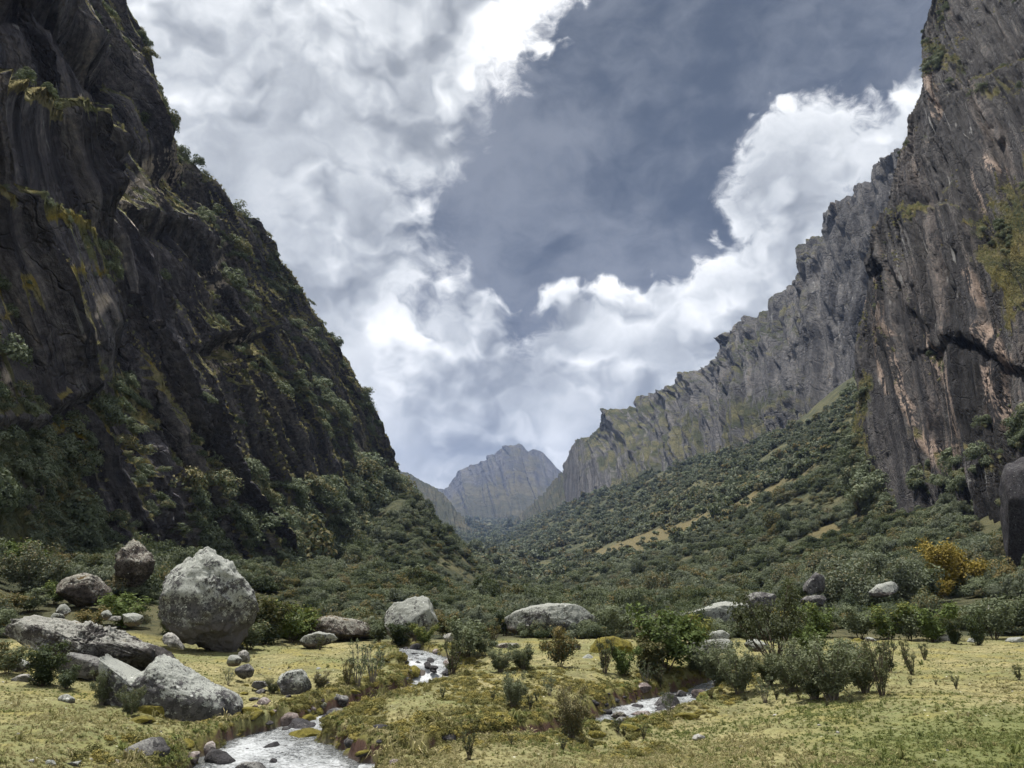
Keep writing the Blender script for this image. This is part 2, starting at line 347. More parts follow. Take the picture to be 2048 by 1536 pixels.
def rock_wall_material(name, size, dark, mid, light, beige, grass, dgrass, moss, veg_lo=0.30, veg_hi=0.62, streak=0.5, lean=0.0, squash=.16, wlo=.64):
    """cliff rock: vertical water streaks, pale scars, grass and shrubs on everything that is not steep"""
    m, N, b = material(name, 0.85, 0.15); pos, nor = geo(N)
    sx = N.node('ShaderNodeSeparateXYZ'); N.put(sx.inputs[0], nor); nz = sx.outputs[2]
    sp_ = N.node('ShaderNodeSeparateXYZ'); N.put(sp_.inputs[0], pos); cb = N.node('ShaderNodeCombineXYZ')
    N.put(cb.inputs[0], N.m('MULTIPLY_ADD', sp_.outputs[2], lean, attr(N, 'along'))); N.put(cb.inputs[1], N.m('MULTIPLY', sp_.outputs[0], .15))
    N.put(cb.inputs[2], N.m('MULTIPLY', sp_.outputs[2], squash)); st = cb.outputs[0]
    wv = N.vm('SCALE', N.noise(pos, 0.05 / size, 2, color=True), scale=2.5 * size); st = N.vm('ADD', st, wv)
    n_v = N.noise(st, 0.95 / size, 4, 0.6); n_s = N.noise(st, 0.30 / size, 7, 0.62); n_b = N.noise(pos, 0.035 / size, 4, 0.55); n_f = N.noise(pos, 0.9 / size, 6, 0.65)
    base = N.ramp(N.m('MULTIPLY_ADD', N.m('SUBTRACT', n_f, 0.5), 0.6, n_s), [(0.28, dark), (0.46, mid), (0.62, light), (0.80, beige)])
    scar = attr(N, 'scar'); bare = attr(N, 'bare')
    smooth_c = N.mix(N.ss(n_s, .35, .7), tuple(c * .8 for c in dark), mid); base = N.mix(N.m('MULTIPLY', bare, .85), base, smooth_c)
    sc_m = N.m('MULTIPLY', N.ss(scar, .25, .75), N.ss(N.m('MULTIPLY_ADD', n_f, .4, N.m('MULTIPLY_ADD', n_v, .7, N.m('MULTIPLY', n_s, .5))), 0.76, 0.84)); base = N.mix(sc_m, base, N.mix(n_f, beige, tuple(min(1, c * 1.5) for c in beige)))
    blk = N.m('MULTIPLY', N.ss(N.noise(st, 0.11 / size, 5, 0.6), 0.53, 0.64), streak); base = N.mix(blk, base, tuple(c * 0.35 for c in dark))
    wht = N.m('MULTIPLY', N.ss(n_v, wlo, wlo + .07), N.ss(n_b, 0.42, 0.55)); base = N.mix(N.m('MULTIPLY', wht, .6), base, (.36,.36,.36))
    base = N.mix(N.m('MULTIPLY', N.ss(n_v, .44, .34), .40), base, tuple(c * .4 for c in dark))
    vsel = N.m('MULTIPLY_ADD', N.m('SUBTRACT', N.noise(pos, 0.22 / size, 6, 0.65), 0.5), 1.1, nz)
    vsel = N.m('MULTIPLY_ADD', N.m('SUBTRACT', n_b, 0.5), 1.3, vsel); vsel = N.m('ADD', vsel, attr(N, 'veg')); vsel = N.m('MULTIPLY_ADD', bare, -.9, vsel)
    v = N.ss(vsel, veg_lo, veg_hi)
    g1 = N.mix(N.ss(N.noise(pos, 0.08 / size, 4, 0.6), 0.40, 0.62), dgrass, grass)
    g1 = N.mix(N.m('MAXIMUM', N.m('MULTIPLY', attr(N, 'moss'), N.ss(n_f, .30, .5)), N.ss(N.noise(pos, 0.12 / size, 3, 0.6), 0.64, 0.72)), g1, moss)
    g1 = N.mix(N.m('MULTIPLY', N.ss(n_f, 0.45, 0.65), .6), g1, tuple(c * 0.45 for c in dgrass))
    col = N.mix(v, base, g1)
    N.put(b.inputs['Base Color'], col)
    N.put(b.inputs['Roughness'], N.m('MULTIPLY_ADD', v, 0.25, 0.70))
    h = N.m('ADD', N.m('MULTIPLY', n_s, 1.6), N.m('MULTIPLY', N.noise(pos, 1.3 / size, 6, 0.68), 0.8))
    h = N.m('ADD', h, N.m('MULTIPLY', N.voro(st, 0.35 / size, 'F1'), 0.5)); h = N.m('ADD', h, N.m('MULTIPLY', n_v, .45))
    h = N.m('ADD', h, N.m('MULTIPLY', N.ss(N.voro(N.vm('ADD', N.vm('MULTIPLY', st, (1, 1, 5)), N.vm('SCALE', N.noise(pos, .4 / size, 3, color=True), scale=2.0 * size)), 0.28 / size, 'DISTANCE_TO_EDGE'), 0.0, .05), .45))
    N.put(b.inputs['Normal'], N.bump(h, N.m('MULTIPLY_ADD', bare, -.35, 1.0), 1.5 * size))
    return m

MAT_LEFT = rock_wall_material('left cliff rock', 1.0, (.034,.033,.041), (.095,.089,.102), (.24,.225,.235), (.55,.47,.40),
                              (.36,.32,.17), (.15,.165,.09), (.33,.25,.05), veg_lo=.22, veg_hi=.50, lean=1.1, squash=.09)
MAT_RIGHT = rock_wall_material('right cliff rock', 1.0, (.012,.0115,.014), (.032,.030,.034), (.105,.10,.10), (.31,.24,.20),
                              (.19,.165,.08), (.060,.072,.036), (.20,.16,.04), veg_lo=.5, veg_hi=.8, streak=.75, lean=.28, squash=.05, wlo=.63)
MAT_RIDGE = rock_wall_material('ridge rock', 3.2, (.040,.040,.045), (.090,.088,.092), (.165,.16,.16), (.25,.21,.17),
                              (.15,.14,.075), (.062,.070,.040), (.12,.11,.05), veg_lo=.62, veg_hi=1.05, streak=.45, lean=.05, squash=.10)
MAT_PEAK = rock_wall_material('far peak rock', 14.0, (.035,.035,.038), (.075,.073,.075), (.125,.12,.118), (.19,.17,.15),
                              (.13,.115,.065), (.07,.07,.042), (.12,.10,.05), veg_lo=.75, veg_hi=1.15, streak=.25, lean=.2, squash=.10)
MAT_HILL = rock_wall_material('far hill rock', 6.0, (.05,.047,.046), (.085,.08,.074), (.12,.11,.10), (.16,.135,.115),
                              (.105,.095,.055), (.062,.066,.038), (.10,.085,.045), veg_lo=.1, veg_hi=.5, streak=.2)

def ground_material():
    m, N, b = material('meadow turf', 0.95, 0.15); pos, nor = geo(N)
    sp = N.node('ShaderNodeSeparateXYZ'); N.put(sp.inputs[0], pos); sn = N.node('ShaderNodeSeparateXYZ'); N.put(sn.inputs[0], nor)
    Y, nz = sp.outputs[1], sn.outputs[2]
    nb = N.noise(pos, 0.16, 4, 0.6); nm = N.noise(pos, 0.9, 5, 0.62); nf = N.noise(pos, 6.0, 6, 0.7); nff = N.noise(pos, 28.0, 4, 0.7)
    straw, yel, grn, ol = (.275,.245,.125), (.225,.200,.070), (.155,.170,.075), (.130,.130,.064)
    c = N.mix(N.ss(nb, .36, .62), straw, grn); c = N.mix(N.ss(N.noise(pos, .33, 4, .6, color=False), .48, .66), c, yel)
    c = N.mix(N.ss(nm, .44, .66), c, ol); 
    c = N.mix(N.m('MULTIPLY', N.ss(nf, .46, .62), .75), c, (.095,.085,.040)); c = N.mix(N.m('MULTIPLY', N.ss(nff, .50, .75), .6), c, (.34,.29,.14))
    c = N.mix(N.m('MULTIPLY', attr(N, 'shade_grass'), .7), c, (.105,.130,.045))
    c = N.mix(N.m('MULTIPLY', N.ss(N.voro(pos, 2.6), .10, .04), .8), c, (.60,.58,.50))
    c = N.mix(N.m('MULTIPLY', attr(N, 'bank'), N.ss(nm, .30, .55)), c, N.mix(nf, (.060,.058,.020), (.15,.14,.035)))
    soil = N.mix(nf, (.050,.030,.024), (.11,.065,.050))
    c = N.mix(N.m('MULTIPLY', N.ss(nz, .58, .40), N.ss(nm, .42, .54)), c, soil)
    bed = N.mix(nf, (.05,.045,.04), (.16,.14,.12)); c = N.mix(attr(N, 'bed'), c, bed)
    # slopes under the thicket
    th = N.mix(N.ss(N.noise(pos, .06, 5, .6), .42, .60), (.055,.062,.036), (.11,.105,.056))
    th = N.mix(N.ss(N.noise(pos, .45, 5, .65), .50, .66), th, (.030,.036,.020)); th = N.mix(N.ss(N.noise(pos, .9, 5, .7), .60, .70), th, (.13,.115,.070))
    brown = N.mix(nm, (.17,.135,.070), (.10,.095,.048)); th = N.mix(attr(N, 'brown'), th, brown)
    c = N.mix(attr(N, 'thicket'), c, th)
    N.put(b.inputs['Base Color'], c)
    h = N.m('ADD', N.m('MULTIPLY', nf, 1.0), N.m('MULTIPLY', nff, .5)); bm = N.bump(h, .55, .07)
    h2 = N.noise(pos, .7, 6, .7); bm = N.bump(h2, N.m('MULTIPLY', attr(N, 'thicket'), .9), 1.2, bm)
    N.put(b.inputs['Normal'], bm); return m
MAT_GROUND = ground_material()

def water_material():
    m, N, b = material('rushing water', 0.12, 0.6); pos, _ = geo(N)
    fo = attr(N, 'foam')
    n = N.noise(pos, 5.0, 8, .75, dist=1.2); n2 = N.noise(N.mapping(pos, scale=(1, 1, 1)), 17.0, 5, .75)
    f = N.ss(N.m('ADD', N.m('MULTIPLY_ADD', N.m('SUBTRACT', n2, .5), .75, n), N.m('MULTIPLY', N.m('SUBTRACT', fo, .5), .60)), .48, .80)
    N.put(b.inputs['Base Color'], N.mix(N.m('MULTIPLY', f, .92), N.mix(n2, (.050,.056,.062), (.14,.15,.155)), (.56,.59,.62)))
    N.put(b.inputs['Roughness'], N.m('MULTIPLY_ADD', f, .5, .25))
    N.put(b.inputs['Normal'], N.bump(N.m('ADD', n, N.m('MULTIPLY', n2, .4)), .9, .09)); return m
MAT_WATER = water_material()
# ------------------------------------------------------------------ the ground, one sheet in polar rows
def inpoly(px, py, poly):
    poly = np.asarray(poly, float); r = np.zeros(np.shape(px), bool); x0, y0 = poly[-1]
    for x1, y1 in poly:
        c = ((y0 > py) != (y1 > py)); xi = (x1 - x0) * (py - y0) / ((y1 - y0) + 1e-12) + x0; r ^= c & (px < xi); x0, y0 = x1, y1
    return r
def near_seg(x, Y, pts, w):
    best = np.full(np.shape(x), 1e9)
    for a, b in zip(pts[:-1], pts[1:]):
        dx, dy = b[0] - a[0], b[1] - a[1]; t = np.clip(((x - a[0]) * dx + (Y - a[1]) * dy) / (dx * dx + dy * dy), 0, 1)
        best = np.minimum(best, np.hypot(x - a[0] - t * dx, Y - a[1] - t * dy))
    return np.exp(-(best / w) ** 2)
def brown_mask(x, Y):                   # dry grass terraces across the right-hand slope
    p = np.stack((x, Y, np.zeros_like(x)), -1); n = fbm(p / 18.0, 3, seed=31) + .8 * fbm(p / 5.0, 3, seed=32)
    m = 0
    for a, w in (BROWN1, 24.0), (BROWN2, 13.0): m = np.maximum(m, near_seg(x, Y, a, w))
    m = np.maximum(m, 1.0 * sstep(Y, 1500, 2300) * sstep(x / Y, .02, .06))
    return np.clip(sstep(m + n * .55, .42, .75), 0, 1)
BROWN1 = [hit(1560, 985)[:2], hit(1480, 1010)[:2], hit(1390, 1045)[:2], hit(1310, 1075)[:2], hit(1200, 1105)[:2]]
BROWN2 = [hit(1780, 1030)[:2], hit(1700, 1045)[:2], hit(1640, 1090)[:2]]
def thicket_mask(x, Y):
    p = np.stack((x, Y, np.zeros_like(x)), -1); n = fbm(p / 6.0, 4, seed=21)
    s = x / Y
    edge = np.interp(s, [-.66, -.55, -.50, -.42, -.33, -.28, -.16, 0, .12, .3, .45, .6, .8], [37, 44, 46, 43, 47, 47, 49, 50, 50, 50, 51, 52, 50])
    return sstep(Y - edge + 3.0 * n, -2, 2)
def build_ground():
    nc, nr = 780, 720
    s = np.linspace(-.80, .80, nc); s = np.concatenate(([-3.0, -1.8, -1.2, -1.0, -.9], s, [.9, 1.0, 1.2, 1.8, 3.0]))
    # rows roughly even in the picture
    near = 1 / np.linspace(1 / 11.0, 1 / 62.0, 470); far = np.exp(np.linspace(math.log(62.5), math.log(5200), nr - 470))
    Yr = np.concatenate((np.linspace(-30, 10.5, 26), near, far))
    Yg, Sg = np.meshgrid(Yr, s, indexing='ij'); X = np.clip(Sg * np.maximum(Yg, 10.0 + 0 * Yg), -5900, 5900)
    z = height(X, np.maximum(Yg, 4.0))
    dA, zA, hA = dist_line(X, Yg, STREAM_A); dB, zB, hB = dist_line(X, Yg, STREAM_B)
    e = np.minimum(dA - hA, dB - hB); zw = np.where(dA - hA < dB - hB, zA, zB)
    bank = np.exp(-(np.maximum(e, 0) / .55) ** 2) * (1 - sstep(Yg, 60, 70)); bed = sstep(zw + .03 - z, -.08, .05) * sstep(-e, -.9, -.5)
    th = thicket_mask(X, Yg); br = brown_mask(X, np.maximum(Yg, 4.0))
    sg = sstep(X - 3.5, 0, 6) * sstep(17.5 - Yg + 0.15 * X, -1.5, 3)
    co = np.stack((X, Yg, z), -1).reshape(-1, 3)
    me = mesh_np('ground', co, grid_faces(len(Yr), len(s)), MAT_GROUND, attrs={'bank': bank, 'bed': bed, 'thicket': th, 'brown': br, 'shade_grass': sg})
    setp(link(bpy.data.objects.new('ground', me)), kind='structure', label='grassy valley floor rising into shrubby slopes')
build_ground()

def build_stream(name, L, label):
    pts = []                            # resample the centre line
    seg = np.hypot(np.diff(L[:, 0]), np.diff(L[:, 1])); t = np.concatenate(([0], np.cumsum(np.maximum(seg, .15))))
    n = int(t[-1] / 0.07); tt = np.linspace(0, t[-1], n); C = np.stack([np.interp(tt, t, L[:, k]) for k in range(4)], -1)
    k = np.hanning(15); k /= k.sum()
    for c in (0, 1): C[:, c] = np.convolve(np.pad(C[:, c], 7, 'edge'), k, 'valid')
    d = np.gradient(C[:, :2], axis=0); d /= np.linalg.norm(d, axis=1, keepdims=True) + 1e-9
    nrm = np.stack((-d[:, 1], d[:, 0]), -1); nw = 44; w = np.linspace(-1, 1, nw)
    X = C[:, 0, None] + nrm[:, 0, None] * w * (C[:, 3, None] + .55); Y = C[:, 1, None] + nrm[:, 1, None] * w * (C[:, 3, None] + .55)
    p = np.stack((X, Y, 0 * X), -1); slope = np.abs(np.gradient(C[:, 2])) / .07; sl = np.clip(slope, 0, 2)[:, None]
    al = tt[:, None] * np.ones_like(X)
    q = np.stack((al * .35, w[None] * C[:, 3, None] * 1.0, 0 * X), -1)
    Z = C[:, 2, None] + .035 * fbm(p / .45, 4, seed=41) * (1 + 1.2 * sl) + .03 * ridged(q / .25, 3, seed=42) * (1 + sl)
    foam = np.clip(.66 + .9 * sl + .30 * fbm(q / .8, 3, seed=43) + .22 * fbm(p / 2.2, 2, seed=44) - .35 * sstep(np.abs(w)[None] + 0 * X, .55, .85), 0, 1)
    me = mesh_np(name, np.stack((X, Y, Z), -1).reshape(-1, 3), grid_faces(n, nw), MAT_WATER, attrs={'foam': foam})
    return setp(link(bpy.data.objects.new(name, me)), kind='structure', label=label)
build_stream('water', STREAM_A, 'white rushing stream with a small cascade')
build_stream('water', STREAM_B, 'side stream foaming over rocks')

# ------------------------------------------------------------------ cliffs: control nets lofted between photo outlines
def net(rows, nu, nv, us=None, vs=None, smooth=2):
    """rows: list (v, [(px,py,Y) or world tuples flagged by np.array]) all of equal length; linear loft with softened corners"""
    K = len(rows[0][1]); W = []
    for v, r in rows:
        W.append(r if isinstance(r, np.ndarray) else np.array([P(*q) for q in r]))
    W = np.array(W); V = [v for v, _ in rows]
    # spacing along u follows on-screen length
    u = np.linspace(0, K - 1, nu) if us is None else us; A = np.stack([np.stack([np.interp(u, np.arange(K), W[i, :, c]) for c in range(3)], -1) for i in range(len(W))])
    v = np.linspace(V[0], V[-1], nv) if vs is None else vs
    G = np.stack([np.stack([np.interp(v, V, A[:, j, c]) for c in range(3)], -1) for j in range(len(u))], 1)
    return G, u, v
def blur(G, k):
    for ax in (0, 1):
        for _ in range(k):
            H = G.copy(); a = [slice(None)] * 3
            lo, mi, hi = list(a), list(a), list(a); lo[ax] = slice(0, -2); mi[ax] = slice(1, -1); hi[ax] = slice(2, None)
            H[tuple(mi)] = .25 * G[tuple(lo)] + .5 * G[tuple(mi)] + .25 * G[tuple(hi)]; G = H
    return G
def arc(G, row): m = G[row]; return np.concatenate(([0], np.cumsum(np.linalg.norm(np.diff(m[:, :2], axis=0), axis=1))))
def along(G, U, row): return np.broadcast_to(arc(G, row), U.shape)   # metres along the wall, constant up the fall line
def shear(G, u, row, k, nu):            # let the mesh columns follow the lean of the joints
    s = arc(G, row); zb = G[..., 2].mean(1); zb = np.clip(zb - zb[row * 0], 0, None); c = np.linspace(0, s[-1] + k * zb.max(), nu)
    S = np.clip(c[None] - k * zb[:, None], 0, s[-1]); U = np.interp(S, s, u)
    return np.stack([np.stack([np.interp(S[i], s, G[i, :, a]) for a in range(3)], -1) for i in range(len(G))]), U, S
def screen_us(ctrl, nu):                # u stations so that columns are even in the picture
    c = np.array(ctrl, float)[:, :2]; d = np.concatenate(([0], np.cumsum(np.maximum(np.hypot(*np.diff(c, axis=0).T), 6))))
    return np.interp(np.linspace(0, d[-1], nu), d, np.arange(len(c)))
def uvec(v): v = np.array(v, float); return v / np.linalg.norm(v)

def seg_d(px, py, pts):                 # distance to a line and side (+ above/right of a line drawn left to right)
    best = np.full(px.shape, 1e9); side = np.zeros(px.shape)
    for a, b in zip(pts[:-1], pts[1:]):
        dx, dy = b[0] - a[0], b[1] - a[1]; l2 = dx * dx + dy * dy; t = np.clip(((px - a[0]) * dx + (py - a[1]) * dy) / l2, 0, 1)
        d = np.hypot(px - a[0] - t * dx, py - a[1] - t * dy); m = d < best
        best = np.where(m, d, best); side = np.where(m, np.sign((px - a[0]) * dy - (py - a[1]) * dx), side)
    return best, side
def paint(px, py, items):
    r = np.zeros(px.shape)
    for pts, w, a in items:
        d, _ = seg_d(px, py, pts) if len(pts) > 1 else (np.hypot(px - pts[0][0], py - pts[0][1]), 0); r = r + a * np.exp(-(d / w) ** 2)
    return r
def carve(px, py, items):               # (line, metres out on the upper side, metres out on the lower side, reach in pixels)
    r = np.zeros(px.shape)
    for pts, up, lo, w in items:
        d, s = seg_d(px, py, pts); k = np.exp(-d / w) * sstep(d, 0, 13) * 1.2; r = r + np.where(s > 0, up, lo) * k
    return r

def build_left_cliff():
    base = [(-700,1500,34),(-300,1300,48),(0,1190,66),(100,1170,78),(200,1165,90),(300,1160,100),(400,1160,116),(480,1160,135),(560,1160,160),
            (640,1150,205),(700,1100,250),(745,1050,290),(775,1020,320),(792,1010,345),(800,1010,372)]
    crest = [(-700,-2600,70),(-300,-1400,95),(0,-560,125),(100,-260,145),(205,-10,165),(262,90,178),(278,150,184),(276,200,188),(305,250,198),
             (385,335,225),(460,425,250),(543,492,280),(600,580,305),(668,690,335),(765,905,372)]
    # re-time the crest so that equal index means "straight above along the slope"
    base_px = [b[0] for b in base]
    crest = [(-500,-2600,90),(-180,-1400,110),(60,-420,140),(150,-170,152),(205,-10,165),(262,90,178),(278,150,184),(276,200,188),(305,250,198),
             (385,335,225),(460,425,250),(543,492,280),(640,640,322),(700,760,345),(772,930,375)]
    # silhouette below the last index: follow the outline with extra columns
    base += [(803,1015,385)]; crest += [(790,985,385)]
    Wb = np.array([P(*q) for q in base]); Wc = np.array([P(*q) for q in crest])
    R = [(-.08, Wb + np.array([6, -4, -14.0])), (0, Wb)]
    for v, k, bulge in ((.25, .20, 2), (.5, .42, 3), (.75, .72, 0)):
        M = Wb * (1 - v) + Wc * v; M[:, :2] = Wb[:, :2] * (1 - k) + Wc[:, :2] * k; M[:, 0] += bulge; R.append((v, M))
    R.append((1.0, Wc)); back = Wc + (Wc - Wb) * np.array([.35, .35, .10]); back[:, 0] -= 12; back[:, 1] += 8
    R.append((1.12, back)); b2 = back + np.array([-60, 40, -30.0]); R.append((1.25, b2))
    us = screen_us([((b[0] + c[0]) / 2, (b[1] + c[1]) / 2) for b, c in zip(base, crest)], 600)
    vs = np.concatenate((np.linspace(-.08, 1.03, 470), np.linspace(1.035, 1.25, 20)))
    G, u, v = net(R, 600, 490, us, vs); G = blur(G, 5); G, U, al = shear(G, u, 230, 1.1, 700)
    out = uvec((.86, -.42, .15)); V = np.repeat(v[:, None], U.shape[1], 1)
    edge = sstep(V, 1.06, .99) * sstep(V, -.08, .05) * .8 + .2
    rot = lambda p: np.stack((p[..., 0], p[..., 1], p[..., 2] * .30 + .35 * p[..., 1]), -1)   # joints dip down the valley
    p = G; q = rot(p)
    warp = np.stack([fbm(p * np.array([1, 1, .3]) / 45, 2, seed=s) for s in (51, 52, 53)], -1) * 9
    t = V * 1.0 + U * 0.012 + .05 * fbm(p / 40, 3, seed=54)
    q = np.stack((al + 1.1 * p[..., 2], .15 * p[..., 0], p[..., 2] * .08), -1)
    rg_ = .45 + .55 * sstep(fbm(p / 30, 3, seed=50), -.25, .25)       # smooth slabs beside broken rock
    sx, sy, sd = to_px(G); wx = sx + 9 * fbm(p / 9, 3, seed=46) * 130 / np.maximum(p[..., 1], 60); wy = sy + 9 * fbm(p / 9, 3, seed=47) * 130 / np.maximum(p[..., 1], 60)
    D = 3.5 * ridged((q + warp) / 40, 1, seed=55) + 3.6 * facet((q + warp * .8) / 19, 63, .07) + 1.2 * facet((q + warp * .6) / 8, 66, .09) + 1.3 * fbm((p + warp) / 11, 3, seed=57)
    qf = np.stack((q[..., 0], q[..., 1], p[..., 2] * .20), -1)
    D += rg_ * (1.1 * facet((qf + warp * .5) / 7.5, 58, .08) + .9 * facet((qf + warp * .3) / 3.2, 59, .1) + .45 * facet(qf / 1.5, 62) + .5 * fbm(p / 3.2, 3, seed=61))
    D += .55 * ridged((q + warp * .4) / 2.6, 3, seed=60)
    br_ = sstep(wx + .25 * (wy - 500), 200, 420); D += br_ * (1.5 * fbm(p / 7.0, 4, seed=68, gain=.6) + 1.3 * ridged(p * np.array([.35, .35, 1]) / 6.5, 3, seed=69) * sstep(fbm(p / 18, 2, seed=70), -.3, .3))
    D += carve(wx, wy, [([(-200,20),(75,-10),(130,60),(185,120),(225,155),(245,215),(290,290),(370,390)], 5, -9, 30),
        ([(-200,140),(0,185),(60,200),(130,245),(165,290),(185,340),(192,400)], -6, 8, 38),
        ([(-200,330),(0,385),(60,400),(110,440),(150,480),(185,560),(205,660)], -3, 5, 30),
        ([(185,400),(250,560),(330,700),(400,850),(470,1000),(560,1130)], -2.2, 1.6, 22),
        ([(300,430),(360,470),(430,560),(470,640),(500,700)], 4, -4, 26), ([(420,690),(455,680),(500,672)], 4, -4, 22),
        ([(230,700),(290,790),(330,900),(350,1000)], -1.5, 1.5, 18), ([(375,900),(405,990),(432,1100)], -2, -4.5, 12),
        ([(560,620),(620,700),(690,820)], 4, -3, 24), ([(600,880),(630,950),(650,1060)], 3, -3, 20), ([(0,850),(90,850),(150,800)], 3, -3, 20)]) * 130 / np.maximum(p[..., 1], 100)
    for (kx, ky, kz, r, a) in ((*P(70, 620, 86), 11, 4), (*P(650, 830, 275), 14, 5), (*P(600,1020,205), 10, 4)):
        dd = np.sqrt(((p - np.array([kx, ky, kz])) ** 2).sum(-1)) / r; D += a * sstep(dd, 1.25, .55)
    amp = np.clip(p[..., 1] / 130, .35, 1.25) * edge
    G = G + ((D - 2.5) * amp)[..., None] * out
    G[..., 2] += (1.6 * ridged(p / 6.0, 3, seed=71) + .8 * fbm(p / 2, 3, seed=72)) * amp * sstep(V, .9, 1.0)
    n = normals(G); n = n * np.sign((n * out).sum(-1).mean())
    scar = paint(wx, wy, [([(8,105),(-5,190)], 14, 1), ([(45,160),(42,185)], 6, 1), ([(195,165),(160,205),(135,240)], 5, 1), ([(205,215),(170,250)], 6, 1),
        ([(268,270),(235,310),(210,375)], 12, 1.2), ([(262,390),(255,460)], 12, 1.2), ([(330,300),(300,350),(275,385)], 16, .9), ([(350,340),(310,410)], 16, .8),
        ([(455,480),(445,520)], 12, .9), ([(435,560),(428,600)], 7, .9), ([(490,680),(455,695),(432,735)], 15, 1.2), ([(160,620),(140,690)], 12, .8), ([(10,700),(20,790)], 12, .7),
        ([(735,880),(755,960)], 14, .5), ([(420,490),(410,600)], 6, .7), ([(620,960),(640,1010)], 9, .5), ([(265,870),(275,910)], 7, .5)])
    bare = np.clip(paint(wx, wy, [([(-80,40),(60,60),(130,140),(200,230)], 55, 1), ([(20,290),(90,330),(150,370)], 45, 1), ([(0,470),(60,480)], 40, .6), ([(50,690),(75,760)], 38, .9),
        ([(250,480),(330,680),(370,800),(440,950),(520,1080)], 24, .9), ([(290,830),(320,930),(330,1040)], 22, .9), ([(215,860),(240,960)], 22, .8), ([(225,600),(215,700)], 24, .7),
        ([(350,470),(380,540)], 30, .7), ([(600,900),(630,980)], 22, .7), ([(500,930),(590,1090)], 14, .6), ([(120,740),(110,800)], 16, .7), ([(60,500),(130,560)], 30, .35), ([(660,1040),(665,1090)],10,.4)]), 0, 1)
    moss = np.clip(paint(wx, wy, [([(0,455),(70,445),(130,470),(150,490)], 12, 1), ([(50,560),(150,570)], 14, 1), ([(20,640),(60,620)], 16, .8), ([(120,800),(160,860),(270,900),(285,960)], 20, 1),
        ([(300,820),(280,880)], 12, .6), ([(130,990),(170,1020)], 16, .7), ([(350,980),(370,1010)], 14, .5)]), 0, 1)
    veg = .42 * fbm(p / 22, 3, seed=74) - .45 * sstep(-n[..., 2], -.05, .3) + .06 + .18 * sstep(wx, 250, 480) + paint(wx, wy, [([(0,190),(60,215),(130,255),(165,300)], 22, .9), ([(0,400),(70,420),(130,470),(170,560)], 26, .9),
        ([(200,520),(215,620)], 24, .6), ([(210,790),(280,770),(300,830)], 45, .8), ([(60,900),(150,940),(150,1050)], 60, .8), ([(0,1000),(80,1080)], 60, .8), ([(90,600),(30,560)], 30, .5),
        ([(215,20),(262,110),(280,230)], 10, .5), ([(130,55),(190,130),(230,160)], 6, .7), ([(640,800),(700,880),(740,980)], 40, .35), ([(550,750),(560,850)], 40, .3), ([(520,500),(600,640),(670,760)], 30, .3)])
    veg += .9 * moss * .5 + .45 * sstep(V, .20, .0) * sstep(U, 4, 8)
    me = mesh_np('cliff', G.reshape(-1, 3), grid_faces(*U.shape), MAT_LEFT, smooth=False, attrs={'scar': scar, 'veg': veg, 'bare': bare, 'moss': moss, 'along': al})
    setp(link(bpy.data.objects.new('cliff', me)), kind='structure', label='dark leaning rock wall with grassy ledges on the valley\'s near side')
    return G, n, U, V, veg - 1.2 * bare
LEFT = build_left_cliff()

